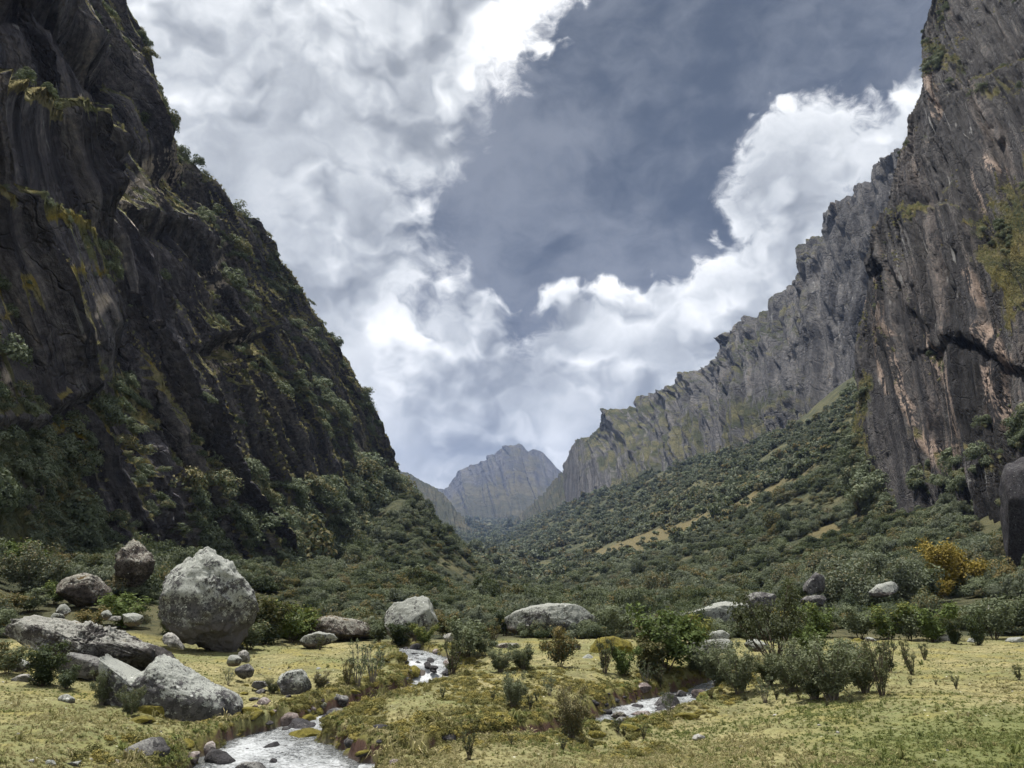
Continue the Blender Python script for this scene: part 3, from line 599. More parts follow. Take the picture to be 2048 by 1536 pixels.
def build_right_cliff():
    base = [(1705,1010,235),(1700,1000,222),(1715,1010,210),(1740,1030,200),(1775,1065,185),(1820,1060,172),(1870,1040,160),(1930,1010,148),(2048,930,128),(2300,900,105),(2700,900,85)]
    low  = [(1712,960,235),(1692,930,222),(1700,930,212),(1735,940,205),(1775,940,192),(1820,935,180),(1870,915,168),(1930,880,156),(2048,790,136),(2300,700,112),(2700,600,90)]
    mid  = [(1745,760,240),(1722,690,228),(1728,640,220),(1765,600,214),(1800,560,205),(1840,540,196),(1890,520,186),(1950,480,172),(2080,400,150),(2350,250,122),(2800,0,98)]
    hi   = [(1815,480,248),(1752,545,236),(1745,505,230),(1780,470,228),(1805,400,222),(1850,330,216),(1905,270,208),(1965,220,195),(2090,100,168),(2400,-150,136),(2850,-600,108)]
    top  = [(1880,180,262),(1868,262,256),(1856,210,252),(1850,140,248),(1870,95,244),(1893,40,240),(1912,-40,236),(1990,-120,220),(2130,-260,185),(2450,-600,148),(2900,-1300,116)]
    top2 = [(1905,100,270),(1896,60,264),(1893,20,260),(1893,-20,258),(1900,-60,256),(1915,-110,254),(1940,-200,250),(2030,-320,232),(2180,-520,195),(2500,-1000,155),(2950,-1900,120)]
    W = [np.array([P(*q) for q in r]) for r in (base, low, mid, hi, top, top2)]
    R = [(-.12, W[0] + np.array([-4, -3, -16.0]))] + [(i / 5, w) for i, w in enumerate(W)]
    b = W[-1] + np.array([40, 25, 5.0]); R.append((1.1, b)); R.append((1.2, b + np.array([60, 50, -20.0])))
    us = screen_us(mid, 430); vs = np.concatenate((np.linspace(-.12, 1.02, 470), np.linspace(1.03, 1.2, 12)))
    G, u, v = net(R, 430, 482, us, vs); G = blur(G, 4); G, U, al = shear(G, u, 230, .28, 510)
    out = uvec((-.80, -.58, .08)); V = np.repeat(v[:, None], U.shape[1], 1); p = G
    q = np.stack((al + .28 * p[..., 2], .15 * p[..., 0], p[..., 2] * .045), -1)      # ribs lean to the left going up
    warp = np.stack([fbm(q * np.array([1, 1, 3.0]) / 40, 2, seed=s) for s in (81, 82, 83)], -1) * 7
    sx, sy, sd = to_px(G); wx = sx + 8 * fbm(p / 9, 3, seed=48); wy = sy + 8 * fbm(p / 9, 3, seed=49); qf = np.stack((q[..., 0], q[..., 1], p[..., 2] * .16), -1)
    rg_ = .35 + .65 * sstep(fbm(p / 24, 3, seed=80), -.2, .25)
    D = 5.0 * ridged((q + warp) / 34, 1, seed=84) + 3.4 * facet((q + warp * .5) / 13, 64, .06) + 1.9 * facet((q + warp * .3) / 5.5, 65, .08) + 1.4 * fbm((p + warp) / 22, 2, seed=86)
    D += rg_ * (.9 * facet((qf + warp * .3) / 6.0, 87, .08) + .8 * facet((qf + warp * .2) / 2.4, 88, .1) + .4 * facet(qf / 1.2, 77) + .25 * fbm(p / 2.6, 3, seed=78)) + .5 * ridged((q + warp * .3) / 1.7, 2, seed=89)
    D += carve(wx, wy, [([(1890,700),(1950,690),(2000,712),(2048,740)], 1.5, -3.2, 26), ([(1735,545),(1775,530),(1800,560)], 3, -4, 18), ([(1890,290),(1925,200),(2000,150),(2100,110)], -5, 4, 34),
        ([(1870,735),(1900,860),(1925,960)], 2.5, -2, 16), ([(1760,640),(1800,780),(1850,960)], 2.5, -2.5, 15), ([(1900,560),(1940,700),(1970,830)], -2, 3, 20), ([(1720,640),(1750,760),(1770,900)], -2, 2, 16),
        ([(1800,430),(1860,410),(1920,430)], -2.5, 2.5, 20), ([(1960,440),(2000,540),(2060,620)], -4, 3, 26), ([(1845,640),(1880,690)], 2, -3, 14)])
    edge = (sstep(U, 0, 2.0) * .6 + .4) * sstep(V, 1.08, 1.0)
    G = G + (D * edge)[..., None] * out
    G[..., 0] += edge * (1.2 * ridged(p / np.array([9, 9, 5.0]), 3, seed=91)) * sstep(U, 3, 0)
    n = normals(G); n = n * np.sign((n * out).sum(-1).mean())
    scar = paint(wx, wy, [([(1751,558),(1770,620),(1786,672)], 9, 1.1), ([(1788,700),(1814,797),(1845,890),(1866,935)], 9, 1.1), ([(1861,683),(1900,750),(1931,820),(1943,875),(1925,965)], 11, 1.1),
        ([(2001,773),(2025,850),(2048,860)], 20, 1.0), ([(1994,676),(2037,734)], 13, .8), ([(1962,566),(1982,617)], 9, .8), ([(1868,150),(1875,200),(1885,240)], 12, .8), ([(1738,600),(1760,760),(1775,790)], 6, .8),
        ([(1960,350),(1975,430)], 8, .6), ([(1980,330),(1990,340)], 10, .7), ([(1880,900),(1900,930)], 12, .8), ([(2020,480),(2040,520)], 8, .4), ([(2060,300),(2100,500)], 12, .7), ([(1910,30),(1930,90)], 14, .4)]) + .35 * sstep(fbm(q / 12, 3, seed=92), .1, .4)
    bare = np.clip(paint(wx, wy, [([(1925,250),(1950,300)], 34, .9), ([(1920,540),(1945,660),(1970,720)], 30, .9), ([(1860,560),(1890,640)], 20, .7), ([(1800,600),(1830,760),(1870,860)], 16, .8), ([(1740,700),(1790,920),(1800,1000)], 12, .8),
        ([(1960,800),(1965,880)], 16, .6), ([(1870,400),(1885,470)], 24, .6), ([(2010,250),(2040,330)], 30, .6)]), 0, 1)
    moss = np.clip(paint(wx, wy, [([(2015,560),(2040,640)], 20, .6), ([(2030,480),(2048,520)], 20, .5)]), 0, 1)
    veg = .32 * fbm(p / 20, 3, seed=93) - .20 + paint(wx, wy, [([(1700,930),(1725,820),(1740,760)], 24, .9), ([(1730,1000),(1740,900)], 24, .7), ([(2015,470),(2035,560),(2048,640)], 40, .9), ([(1880,110),(1920,140)], 22, .7),
        ([(1840,420),(1880,425)], 16, .8), ([(1975,200),(2040,180)], 16, .5), ([(2060,380),(2120,450)], 50, .6), ([(1800,450),(1830,440)], 14, .5), ([(1890,60),(1900,10)], 14, .5)])
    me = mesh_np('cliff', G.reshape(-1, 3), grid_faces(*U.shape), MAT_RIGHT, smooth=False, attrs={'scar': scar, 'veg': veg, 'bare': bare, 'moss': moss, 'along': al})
    setp(link(bpy.data.objects.new('cliff', me)), kind='structure', label='streaked near-vertical rock wall above the bushy slope')
    return G, n, U, V, veg - 1.2 * bare
RIGHT = build_right_cliff()

def build_ridge():
    base = [(1132,1000,1780),(1143,1060,1500),(1165,1062,1250),(1200,1040,1150),(1250,1010,1060),(1300,985,1000),(1350,950,950),(1400,925,900),(1450,905,850),(1475,940,760),(1530,935,700),
            (1600,915,640),(1660,880,590),(1720,830,540),(1780,800,500),(1850,790,460),(2000,760,420)]
    k1   = [(1130,975,1790),(1140,1000,1560),(1165,1000,1330),(1205,985,1230),(1255,950,1150),(1300,915,1090),(1350,880,1040),(1400,850,980),(1450,820,920),(1478,860,850),(1530,850,760),
            (1600,800,700),(1660,730,640),(1720,670,585),(1780,640,540),(1850,640,500),(2000,600,460)]
    k2   = [(1130,955,1795),(1142,930,1600),(1166,930,1420),(1200,915,1330),(1250,880,1260),(1302,860,1190),(1350,810,1130),(1400,790,1060),(1450,740,990),(1485,760,920),(1535,720,840),
            (1605,650,770),(1660,570,690),(1720,500,630),(1780,480,580),(1850,470,540),(2000,430,490)]
    crest= [(1128,942,1800),(1144,888,1640),(1162,874,1560),(1181,880,1480),(1215,832,1410),(1280,803,1320),(1330,785,1250),(1372,757,1160),(1420,725,1080),(1470,680,1010),(1535,622,920),
            (1628,545,820),(1650,452,740),(1703,380,670),(1760,328,615),(1832,318,570),(2000,290,520)]
    W = [np.array([P(*q) for q in r]) for r in (base, k1, k2, crest)]
    R = [(-.1, W[0] + np.array([-15, -30, -45.0]))] + [(i / 3, w) for i, w in enumerate(W)]
    b = W[-1] + np.array([90, 40, -10.0]); R.append((1.12, b)); R.append((1.3, b + np.array([160, 100, -120.0])))
    us = screen_us(crest, 580); vs = np.concatenate((np.linspace(-.1, 1.02, 260), np.linspace(1.03, 1.3, 12)))
    G, u, v = net(R, 580, 272, us, vs); G = blur(G, 3)
    out = uvec((-.82, -.50, .25)); V, U = np.meshgrid(v, u, indexing='ij'); p = G
    al = along(G, U, 145); q = np.stack((al + .05 * p[..., 2], .15 * p[..., 0], p[..., 2] * .22), -1)
    warp = np.stack([fbm(p / 130, 3, seed=s) for s in (101, 102, 103)], -1) * 25
    D = 20 * ridged((q + warp) / 170, 3, seed=104) + 13 * ridged((q + warp) / 52, 3, seed=105) + 9 * facet((q + warp * .6) / 26, 106)
    D += 3.5 * facet((q + warp * .4) / 9, 107) + 3.0 * ridged((q + warp * .3) / 10, 3, seed=108) + 4 * fbm(p / 30, 4, seed=109)
    edge = (sstep(U, 1, 7) * .75 + .25) * sstep(V, 1.1, 1.0) * (sstep(V, -.05, .4) * .6 + .4)
    G = G + (D * edge)[..., None] * out
    sp = ridged(p / np.array([16, 30, 60.0]), 3, seed=111) * 3 + facet(p / np.array([26., 40., 400.]), 112) * 4.5 + fbm(p / 9, 3, seed=113) * 2.5
    G[..., 2] += sp * sstep(V, .80, 1.0) * np.clip(p[..., 1] / 1000, .6, 1.3)
    n = normals(G); n = n * np.sign((n * out).sum(-1).mean())
    scar = sstep(fbm(q / 50, 3, seed=115), .1, .4) * sstep(n[..., 2], .5, .1)
    veg = .45 * fbm(p / np.array([90, 90, 40.]), 3, seed=116) + .25 * sstep(U, 9, 3) + .15 * sstep(V, .5, .1) - .25 * sstep(U, 11, 13)
    me = mesh_np('ridge', G.reshape(-1, 3), grid_faces(len(v), len(u)), MAT_RIDGE, smooth=False, attrs={'scar': scar, 'veg': veg, 'along': al})
    setp(link(bpy.data.objects.new('ridge', me)), kind='structure', label='long craggy ridge climbing above the green slope')
build_ridge()

def build_far(name, mat, label, crest, mid, base, nu, nv, rough, seed, back, dirv):
    W = [np.array([P(*q) for q in r]) for r in (base, mid, crest)]
    R = [(-.1, W[0] + np.array([0, -60, -120.0])), (0, W[0]), (.5, W[1]), (1, W[2]), (1.15, W[2] + np.array(back) * .4), (1.4, W[2] + np.array(back))]
    vs = np.concatenate((np.linspace(-.1, 1.02, nv), np.linspace(1.03, 1.4, 14))); G, u, v = net(R, nu, len(vs), screen_us(crest, nu), vs); G = blur(G, 2)
    out = uvec(dirv); V, U = np.meshgrid(v, u, indexing='ij'); p = G; al = along(G, U, nv // 2); q = np.stack((al + .2 * p[..., 2], p[..., 0] * .15, p[..., 2] * .14), -1)
    D = rough * (ridged(q / (rough * 5), 3, seed=seed) + .5 * ridged(q / (rough * 1.7), 3, seed=seed + 1) + .35 * facet(q / (rough * .8), seed + 2) + .25 * fbm(p / rough * 1.5, 3, seed=seed + 3))
    G = G + (D * sstep(V, 1.1, 1.0) * (sstep(V, 0, .4) * .5 + .5))[..., None] * out
    G[..., 2] += rough * .16 * ridged(p / (rough * .9), 3, seed=seed + 4) * sstep(V, .85, 1)
    z0 = 0 * V
    me = mesh_np(name, G.reshape(-1, 3), grid_faces(len(v), len(u)), mat, attrs={'along': al, 'scar': z0 + .25, 'veg': .4 * fbm(p / (rough * 6), 3, seed=seed + 5) + .5 * sstep(V, .45, .05)})
    setp(link(bpy.data.objects.new(name, me)), kind='structure', label=label)
build_far('mountain', MAT_PEAK, 'blue-hazed jagged peak closing the valley',
    [(780,1000,5600),(850,972,5500),(893,982,5400),(912,955,5300),(945,934,5250),(975,922,5200),(1000,911,5150),(1015,897,5100),(1040,886,5100),(1058,904,5050),(1075,899,5000),(1090,909,4950),(1110,933,4900),(1130,952,4850),(1160,950,4800),(1240,960,4700)],
    [(780,1015,4900),(850,1005,4850),(893,1005,4800),(915,985,4750),(945,975,4700),(975,970,4600),(1000,968,4500),(1015,965,4450),(1040,960,4400),(1058,962,4350),(1075,965,4350),(1090,970,4300),(1110,975,4300),(1130,980,4300),(1160,985,4300),(1240,990,4300)],
    [(780,1040,3900),(850,1040,3850),(893,1040,3800),(915,1038,3750),(945,1036,3700),(975,1036,3600),(1000,1036,3550),(1015,1036,3500),(1040,1036,3500),(1058,1036,3500),(1075,1036,3500),(1090,1036,3500),(1110,1036,3500),(1130,1036,3500),(1160,1036,3500),(1240,1036,3500)],
    360, 150, 80.0, 201, (0, 900, -700), (-.35, -.9, .1))
build_far('hill', MAT_HILL, 'rounded brown hill behind the dark spur',
    [(600,860,3000),(700,900,2900),(770,928,2800),(810,945,2700),(850,966,2600),(885,990,2500),(912,1020,2400),(930,1045,2300),(945,1062,2250),(965,1075,2200)],
    [(600,960,2500),(700,980,2450),(770,985,2400),(810,1000,2350),(850,1018,2300),(885,1035,2250),(912,1050,2200),(930,1064,2150),(945,1072,2100),(965,1080,2100)],
    [(600,1080,1800),(700,1080,1800),(770,1085,1800),(810,1088,1850),(850,1090,1850),(885,1090,1900),(912,1090,1900),(930,1090,1950),(945,1090,1950),(965,1092,1950)],
    260, 110, 13.0, 231, (-200, 400, -150), (.5, -.8, .3))
build_far('hill', MAT_HILL, 'brown grassy spur below the pinnacle ridge',
    [(1010,1060,2900),(1040,1035,2750),(1070,1005,2600),(1100,972,2450),(1130,942,2300),(1160,930,2200),(1200,915,2100)],
    [(1010,1070,2600),(1040,1050,2500),(1070,1028,2400),(1100,1005,2250),(1130,985,2150),(1160,975,2050),(1200,965,2000)],
    [(1000,1085,2200),(1040,1075,2150),(1070,1060,2050),(1100,1045,2000),(1130,1030,1950),(1160,1020,1900),(1200,1010,1850)],
    220, 90, 12.0, 251, (200, 400, -150), (-.6, -.75, .3))

# ------------------------------------------------------------------ haze: one closed box of even, pale air
def build_haze():
    x0, x1, y0, y1, z0, z1 = -6000, 6000, -200, 8200, ZLOW, ZTOP
    c = [(x, y, z) for z in (z0, z1) for y in (y0, y1) for x in (x0, x1)]
    f = [(0,2,3,1),(4,5,7,6),(0,1,5,4),(1,3,7,5),(3,2,6,7),(2,0,4,6)]
    me = bpy.data.meshes.new('haze'); me.from_pydata(c, [], f); m = bpy.data.materials.new('haze air'); m.use_nodes = True
    N = NT(m.node_tree); N.n.clear(); o = N.node('ShaderNodeOutputMaterial'); v = N.node('ShaderNodeVolumePrincipled')
    v.inputs['Color'].default_value = (.42,.58,1.0,1); v.inputs['Density'].default_value = HAZE; N.l.new(v.outputs[0], o.inputs['Volume']); me.materials.append(m)
    setp(link(bpy.data.objects.new('haze', me)), kind='stuff')
HAZE = 0.000068
def zrange(o): a = np.empty(len(o.data.vertices) * 3, np.float32); o.data.vertices.foreach_get('co', a); return a[2::3].min(), a[2::3].max()
_zr = [zrange(o) for o in sc.objects if o.type == 'MESH']; ZLOW = float(min(a for a, _ in _zr)) - 1; ZTOP = float(max(b for _, b in _zr)) + 12
print('HAZE BOX', ZLOW, ZTOP)
build_haze()
# ------------------------------------------------------------------ plants
R_ = random.Random(11)
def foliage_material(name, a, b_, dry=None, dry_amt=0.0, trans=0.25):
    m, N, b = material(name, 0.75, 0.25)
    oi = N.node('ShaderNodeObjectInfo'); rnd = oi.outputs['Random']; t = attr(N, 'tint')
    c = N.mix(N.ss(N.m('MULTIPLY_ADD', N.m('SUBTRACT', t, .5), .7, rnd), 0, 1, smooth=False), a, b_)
    if dry: c = N.mix(N.m('MULTIPLY', N.ss(N.m('ADD', N.m('MULTIPLY', t, .45), N.m('MULTIPLY', N.m('FRACT', N.m('MULTIPLY', rnd, 7.31)), .8)), 1.0 - dry_amt, 1.08 - dry_amt), .85), c, dry)
    N.put(b.inputs['Base Color'], c)
    tr = N.node('ShaderNodeBsdfTranslucent'); N.put(tr.inputs[0], N.mix(.5, c, (.12,.15,.03)))
    mx = N.node('ShaderNodeMixShader'); mx.inputs[0].default_value = trans
    N.l.new(b.outputs[0], mx.inputs[1]); N.l.new(tr.outputs[0], mx.inputs[2]); N.l.new(mx.outputs[0], N.n['Material Output'].inputs[0])
    return m
M_THICK = foliage_material('thicket leaves', (.045,.062,.036), (.15,.175,.105), (.19,.14,.05), .03)
M_GREY = foliage_material('grey green leaves', (.078,.094,.064), (.165,.188,.132), (.17,.14,.07), .04)
M_GREEN = foliage_material('fresh green leaves', (.055,.085,.025), (.115,.155,.045), (.19,.19,.05), .12)
M_DARK = foliage_material('dark green leaves', (.028,.042,.020), (.065,.085,.040), (.11,.10,.04), .10)
M_YELLOW = foliage_material('yellow leaves', (.22,.165,.03), (.34,.26,.06))
M_GRASS = foliage_material('dry grass blades', (.27,.24,.105), (.175,.185,.075), (.38,.33,.18), .38, .3)
M_LEDGE = foliage_material('ledge grass', (.33,.30,.155), (.19,.20,.10), (.42,.35,.19), .25, .3)
M_LEDGE_BUSH = foliage_material('ledge shrub leaves', (.085,.11,.068), (.19,.22,.145), (.20,.17,.08), .05)
m_, N_, b_ = material('grey bark', .9, .2); p_, _ = geo(N_)
N_.put(b_.inputs['Base Color'], N_.mix(N_.noise(p_, 9.0, 4, .6), (.085,.070,.055), (.26,.235,.20))); M_BARK = m_
m_, N_, b_ = material('dark bark', .9, .2); p_, _ = geo(N_)
N_.put(b_.inputs['Base Color'], N_.mix(N_.noise(p_, 9.0, 4, .6), (.045,.034,.028), (.12,.095,.075))); M_DBARK = m_

def leaf_quads(pts, nrm, size, rg, aspect=1.6):
    """one bent leaf (4 verts, 1 quad) per point, roughly facing nrm"""
    n = len(pts); d = rg.normal(size=(n, 3)); d -= (d * nrm).sum(1, keepdims=True) * nrm * .8; d /= np.linalg.norm(d, axis=1, keepdims=True) + 1e-9
    e = np.cross(nrm + rg.normal(size=(n, 3)) * .35, d); e /= np.linalg.norm(e, axis=1, keepdims=True) + 1e-9
    s = (size * rg.uniform(.6, 1.35, n))[:, None]; L = d * s * aspect * .5; W = e * s * .5; bend = nrm * s * .12
    co = np.stack((pts - L, pts + W * .9 + bend, pts + L, pts - W * .9 + bend), 1).reshape(-1, 3)
    return co, np.arange(n * 4).reshape(n, 4)
def crown_points(rg, n, lumps, flat=.75, inner=.25):
    """points on the shells of lumps that make up an uneven crown of unit radius standing on z=0"""
    c = []
    for _ in range(lumps):
        a = rg.uniform(0, 2 * math.pi); el = math.asin(rg.uniform(-.1, 1)); r = rg.uniform(.35, .72)
        c.append((math.cos(a) * math.cos(el) * r, math.sin(a) * math.cos(el) * r, (math.sin(el) * r + .42) * flat, rg.uniform(.22, .42)))
    c = np.array(c); k = rg.integers(0, lumps, n); v = rg.normal(size=(n, 3)); v /= np.linalg.norm(v, axis=1, keepdims=True)
    v[:, 2] = np.where(v[:, 2] < -.3, -v[:, 2], v[:, 2])
    rad = c[k, 3] * (1 - inner * rg.random(n) ** 2) ; p = c[k, :3] + v * rad[:, None]
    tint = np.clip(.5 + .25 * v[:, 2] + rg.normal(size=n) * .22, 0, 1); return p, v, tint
def bush_mesh(name, seed, n, lumps, size, mat, flat=.8, aspect=1.5):
    rg = np.random.default_rng(seed); p, v, t = crown_points(rg, n, lumps, flat); co, f = leaf_quads(p, v, size, rg, aspect)
    co[:, 2] = np.maximum(co[:, 2], -.05)
    return mesh_np(name, co, f, mat, smooth=False, attrs={'tint': np.repeat(t, 4)})
def tuft_mesh(name, seed, blades, h, spread, width, mat, droop=.5):
    rg = np.random.default_rng(seed); co = []; f = []; t = []
    for i in range(blades):
        a = rg.uniform(0, 6.283); r = spread * .25 * rg.random(); b = np.array([math.cos(a) * r, math.sin(a) * r, -.02 * h]); a += rg.normal() * .5
        d = np.array([math.cos(a), math.sin(a), 0]); hh = h * rg.uniform(.5, 1.1); sp = spread * rg.uniform(.3, 1); w = np.array([-d[1], d[0], 0]) * width * rg.uniform(.6, 1.3)
        m = b + d * sp * .35 + np.array([0, 0, hh * .75]); e = b + d * sp + np.array([0, 0, hh * (1 - droop * rg.random())]); k = len(co)
        co += [b - w, b + w, m + w * .8, m - w * .8, e]; f += [(k, k + 1, k + 2, k + 3), (k + 3, k + 2, k + 4, k + 4)]; t += [rg.random()] * 5
    me = bpy.data.meshes.new(name); me.from_pydata([tuple(c) for c in co], [], [q if q[2] != q[3] else q[:3] for q in f])
    at = me.attributes.new('tint', 'FLOAT', 'POINT'); at.data.foreach_set('value', np.array(t, np.float32)); me.materials.append(mat); return me

def scatter(name, label, pts, rot, scl, idx, meshes):
    """uncountable cover: one object whose points carry mesh variants"""
    col = bpy.data.collections.new(name + ' variants')
    for i, me in enumerate(meshes):
        o = bpy.data.objects.new('%s_%02d' % (name, i), me); col.objects.link(o)
    n = len(pts); me = bpy.data.meshes.new(name); me.vertices.add(n); me.vertices.foreach_set('co', np.ascontiguousarray(pts, np.float32).ravel())
    for nm, ty, v in (('rot', 'FLOAT_VECTOR', rot), ('scl', 'FLOAT_VECTOR', scl)):
        at = me.attributes.new(nm, ty, 'POINT'); at.data.foreach_set('vector', np.ascontiguousarray(v, np.float32).ravel())
    at = me.attributes.new('idx', 'INT', 'POINT'); at.data.foreach_set('value', np.ascontiguousarray(idx, np.int32))
    o = link(bpy.data.objects.new(name, me)); setp(o, label=label, kind='stuff')
    g = bpy.data.node_groups.new(name, 'GeometryNodeTree'); g.interface.new_socket('Geometry', in_out='INPUT', socket_type='NodeSocketGeometry')
    g.interface.new_socket('Geometry', in_out='OUTPUT', socket_type='NodeSocketGeometry')
    gi = g.nodes.new('NodeGroupInput'); go = g.nodes.new('NodeGroupOutput'); ip = g.nodes.new('GeometryNodeInstanceOnPoints')
    ci = g.nodes.new('GeometryNodeCollectionInfo'); ci.inputs['Collection'].default_value = col; ci.inputs['Separate Children'].default_value = True; ci.inputs['Reset Children'].default_value = True
    def na(nm, ty): a = g.nodes.new('GeometryNodeInputNamedAttribute'); a.data_type = ty; a.inputs['Name'].default_value = nm; return a.outputs['Attribute']
    er = g.nodes.new('FunctionNodeEulerToRotation'); L = g.links.new
    L(gi.outputs[0], ip.inputs['Points']); L(ci.outputs[0], ip.inputs['Instance']); ip.inputs['Pick Instance'].default_value = True
    L(na('idx', 'INT'), ip.inputs['Instance Index']); L(na('rot', 'FLOAT_VECTOR'), er.inputs[0]); L(er.outputs[0], ip.inputs['Rotation']); L(na('scl', 'FLOAT_VECTOR'), ip.inputs['Scale'])
    L(ip.outputs[0], go.inputs[0]); md = o.modifiers.new('scatter', 'NODES'); md.node_group = g
    return o

# ---- thicket on the slopes
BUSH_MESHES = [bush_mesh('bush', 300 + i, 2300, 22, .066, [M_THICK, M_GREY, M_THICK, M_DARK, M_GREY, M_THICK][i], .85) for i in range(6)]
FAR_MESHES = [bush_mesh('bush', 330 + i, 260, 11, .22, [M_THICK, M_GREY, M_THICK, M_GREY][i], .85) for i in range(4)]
_lb = np.array([(-70,34),(-64,48),(-56,60)] + [P(*q)[:2] for q in [(0,1190,66),(100,1170,78),(200,1165,90),(300,1160,100),(400,1160,116),(480,1160,135),(560,1160,160),(640,1150,205),(700,1100,250),(745,1050,290),(775,1020,320),(800,1010,372)]])
_rb = np.array([P(*q)[:2] for q in [(2700,900,85),(2300,900,105),(2048,930,128),(1930,1010,148),(1870,1040,160),(1820,1060,172),(1775,1065,185),(1740,1030,200),(1705,1010,235)]])
def outside_cliffs(x, Y, mrg=1.0):
    l = np.interp(Y, _lb[:, 1], _lb[:, 0], left=-99, right=-60); l = np.where(Y < 60, -99, np.where(Y > 375, -600, l))
    r = np.interp(Y, _rb[:, 1], _rb[:, 0], left=999); r = np.where(Y > 237, 1e9, r)
    b = np.interp(Y, [500,700,1000,1250,1500,1780], [215, 245, 275, 235, 160, 150]); r = np.where(Y > 420, b, r)
    return (x > l + mrg) & (x < r - mrg)
def thicket_points():
    rg = np.random.default_rng(5); n = 165000
    s = rg.uniform(-.74, .76, n); Y = np.exp(rg.uniform(math.log(38), math.log(3600), n) ** 1.0); x = s * Y
    p3 = np.stack((x, Y, 0 * x), -1); th = thicket_mask(x, Y); br = brown_mask(x, Y); dn = fbm(p3 / 14.0, 3, seed=33) + .5 * fbm(p3 / 60.0, 2, seed=34)
    prob = th * (1 - .93 * br) * sstep(dn, -.30, .12) * np.interp(Y, [40, 80, 200, 600, 2300], [.5, .6, .8, .9, .8])
    ok = (rg.random(n) < prob) & outside_cliffs(x, Y); x, Y, dn = x[ok], Y[ok], dn[ok]; n = len(x)
    size = np.interp(Y, [40, 70, 150, 400, 900, 2300], [.72, .95, 1.45, 2.2, 3.4, 7.0]) * np.clip(rg.lognormal(-.05, .40, n), .3, 1.7) * (1 + .75 * np.clip(fbm(np.stack((x, Y, 0 * x), -1) / 26.0, 2, seed=38), -1, 1))
    z = height(x, Y, False) - .06 * size; return x, Y, z, size, rg
def build_thicket():
    x, Y, z, size, rg = thicket_points(); n = len(x); p = np.stack((x, Y, z), -1)
    zs_ = rg.uniform(.65, 1.3, n) * np.where(rg.random(n) < .12, 1.5, 1.0); yaw = rg.uniform(0, 6.283, n); rot = np.stack((rg.normal(0, .08, n), rg.normal(0, .08, n), yaw), -1)
    scl = np.stack((size, size * rg.uniform(.85, 1.15, n), size * zs_), -1)
    near = Y < 330; tone = fbm(p / 35.0, 3, seed=36) + rg.normal(0, .22, n) + .35 * sstep(Y, 150, 500)
    idx = np.where(tone > .25, 1, np.where(tone < -.35, 3, rg.choice([0, 2, 5, 4], n)))
    idxf = np.where(tone > .02, rg.choice([1, 3], n), rg.choice([0, 2], n))
    # which bushes show largest: walk outwards, keep a coarse picture of what is already covered
    px, py, d = to_px(p + np.array([0, 0, .5]) * size[:, None]); pr = size * F_PX / d
    cand = np.argsort(Y); cov = np.zeros((96, 128), bool); vis = []
    for k in cand:
        if Y[k] > 190: break
        if not (0 < px[k] < 2047 and 0 < py[k] < 1535): continue
        c, r = int(px[k] / 16), int(py[k] / 16); rr = max(1, int(pr[k] * .75 / 16))
        sub = cov[max(0, r - rr):r + 1, max(0, c - rr):c + rr + 1]
        if sub.size and sub.mean() < .55: vis.append(k)
        cov[max(0, r - rr // 2):min(96, r + rr), max(0, c - rr // 2):c + rr // 2 + 1] = True
    vis = sorted(vis, key=lambda k: -pr[k])[:270]; single = np.zeros(n, bool); single[vis] = True
    for k in vis:
        o = link(bpy.data.objects.new('bush', BUSH_MESHES[idx[k]])); o.location = p[k]; o.rotation_euler = rot[k]; o.scale = scl[k]
        col_ = ['dull green', 'grey-green', 'mid green', 'dark green', 'silvery', 'olive green'][idx[k]]; big = 'small' if size[k] < .85 else 'large' if size[k] > 1.35 else 'middling'
        zone = 'under the dark leaning wall' if px[k] < 520 else 'left of the valley mouth' if px[k] < 800 else 'where the valley narrows' if px[k] < 1240 else 'on the rising slope' if px[k] < 1660 else 'below the streaked wall'
        row = 'at the meadow edge' if Y[k] < 54 else 'in the thicket' if Y[k] < 85 else 'high in the thicket'
        lab = '%s %s bush %s %s' % (big, col_, row, zone); grp = 'bushes ' + zone + ', ' + lab.split(' bush')[0]
        setp(o, lab, 'bush', grp)
    a = near & ~single
    scatter('shrubbery', 'dense shrubs covering the lower slopes', p[a], rot[a], scl[a], idx[a], BUSH_MESHES)
    b = ~near
    scatter('shrubbery', 'low grey-green woodland on the far valley sides', p[b], rot[b], scl[b], idxf[b], FAR_MESHES)
build_thicket()

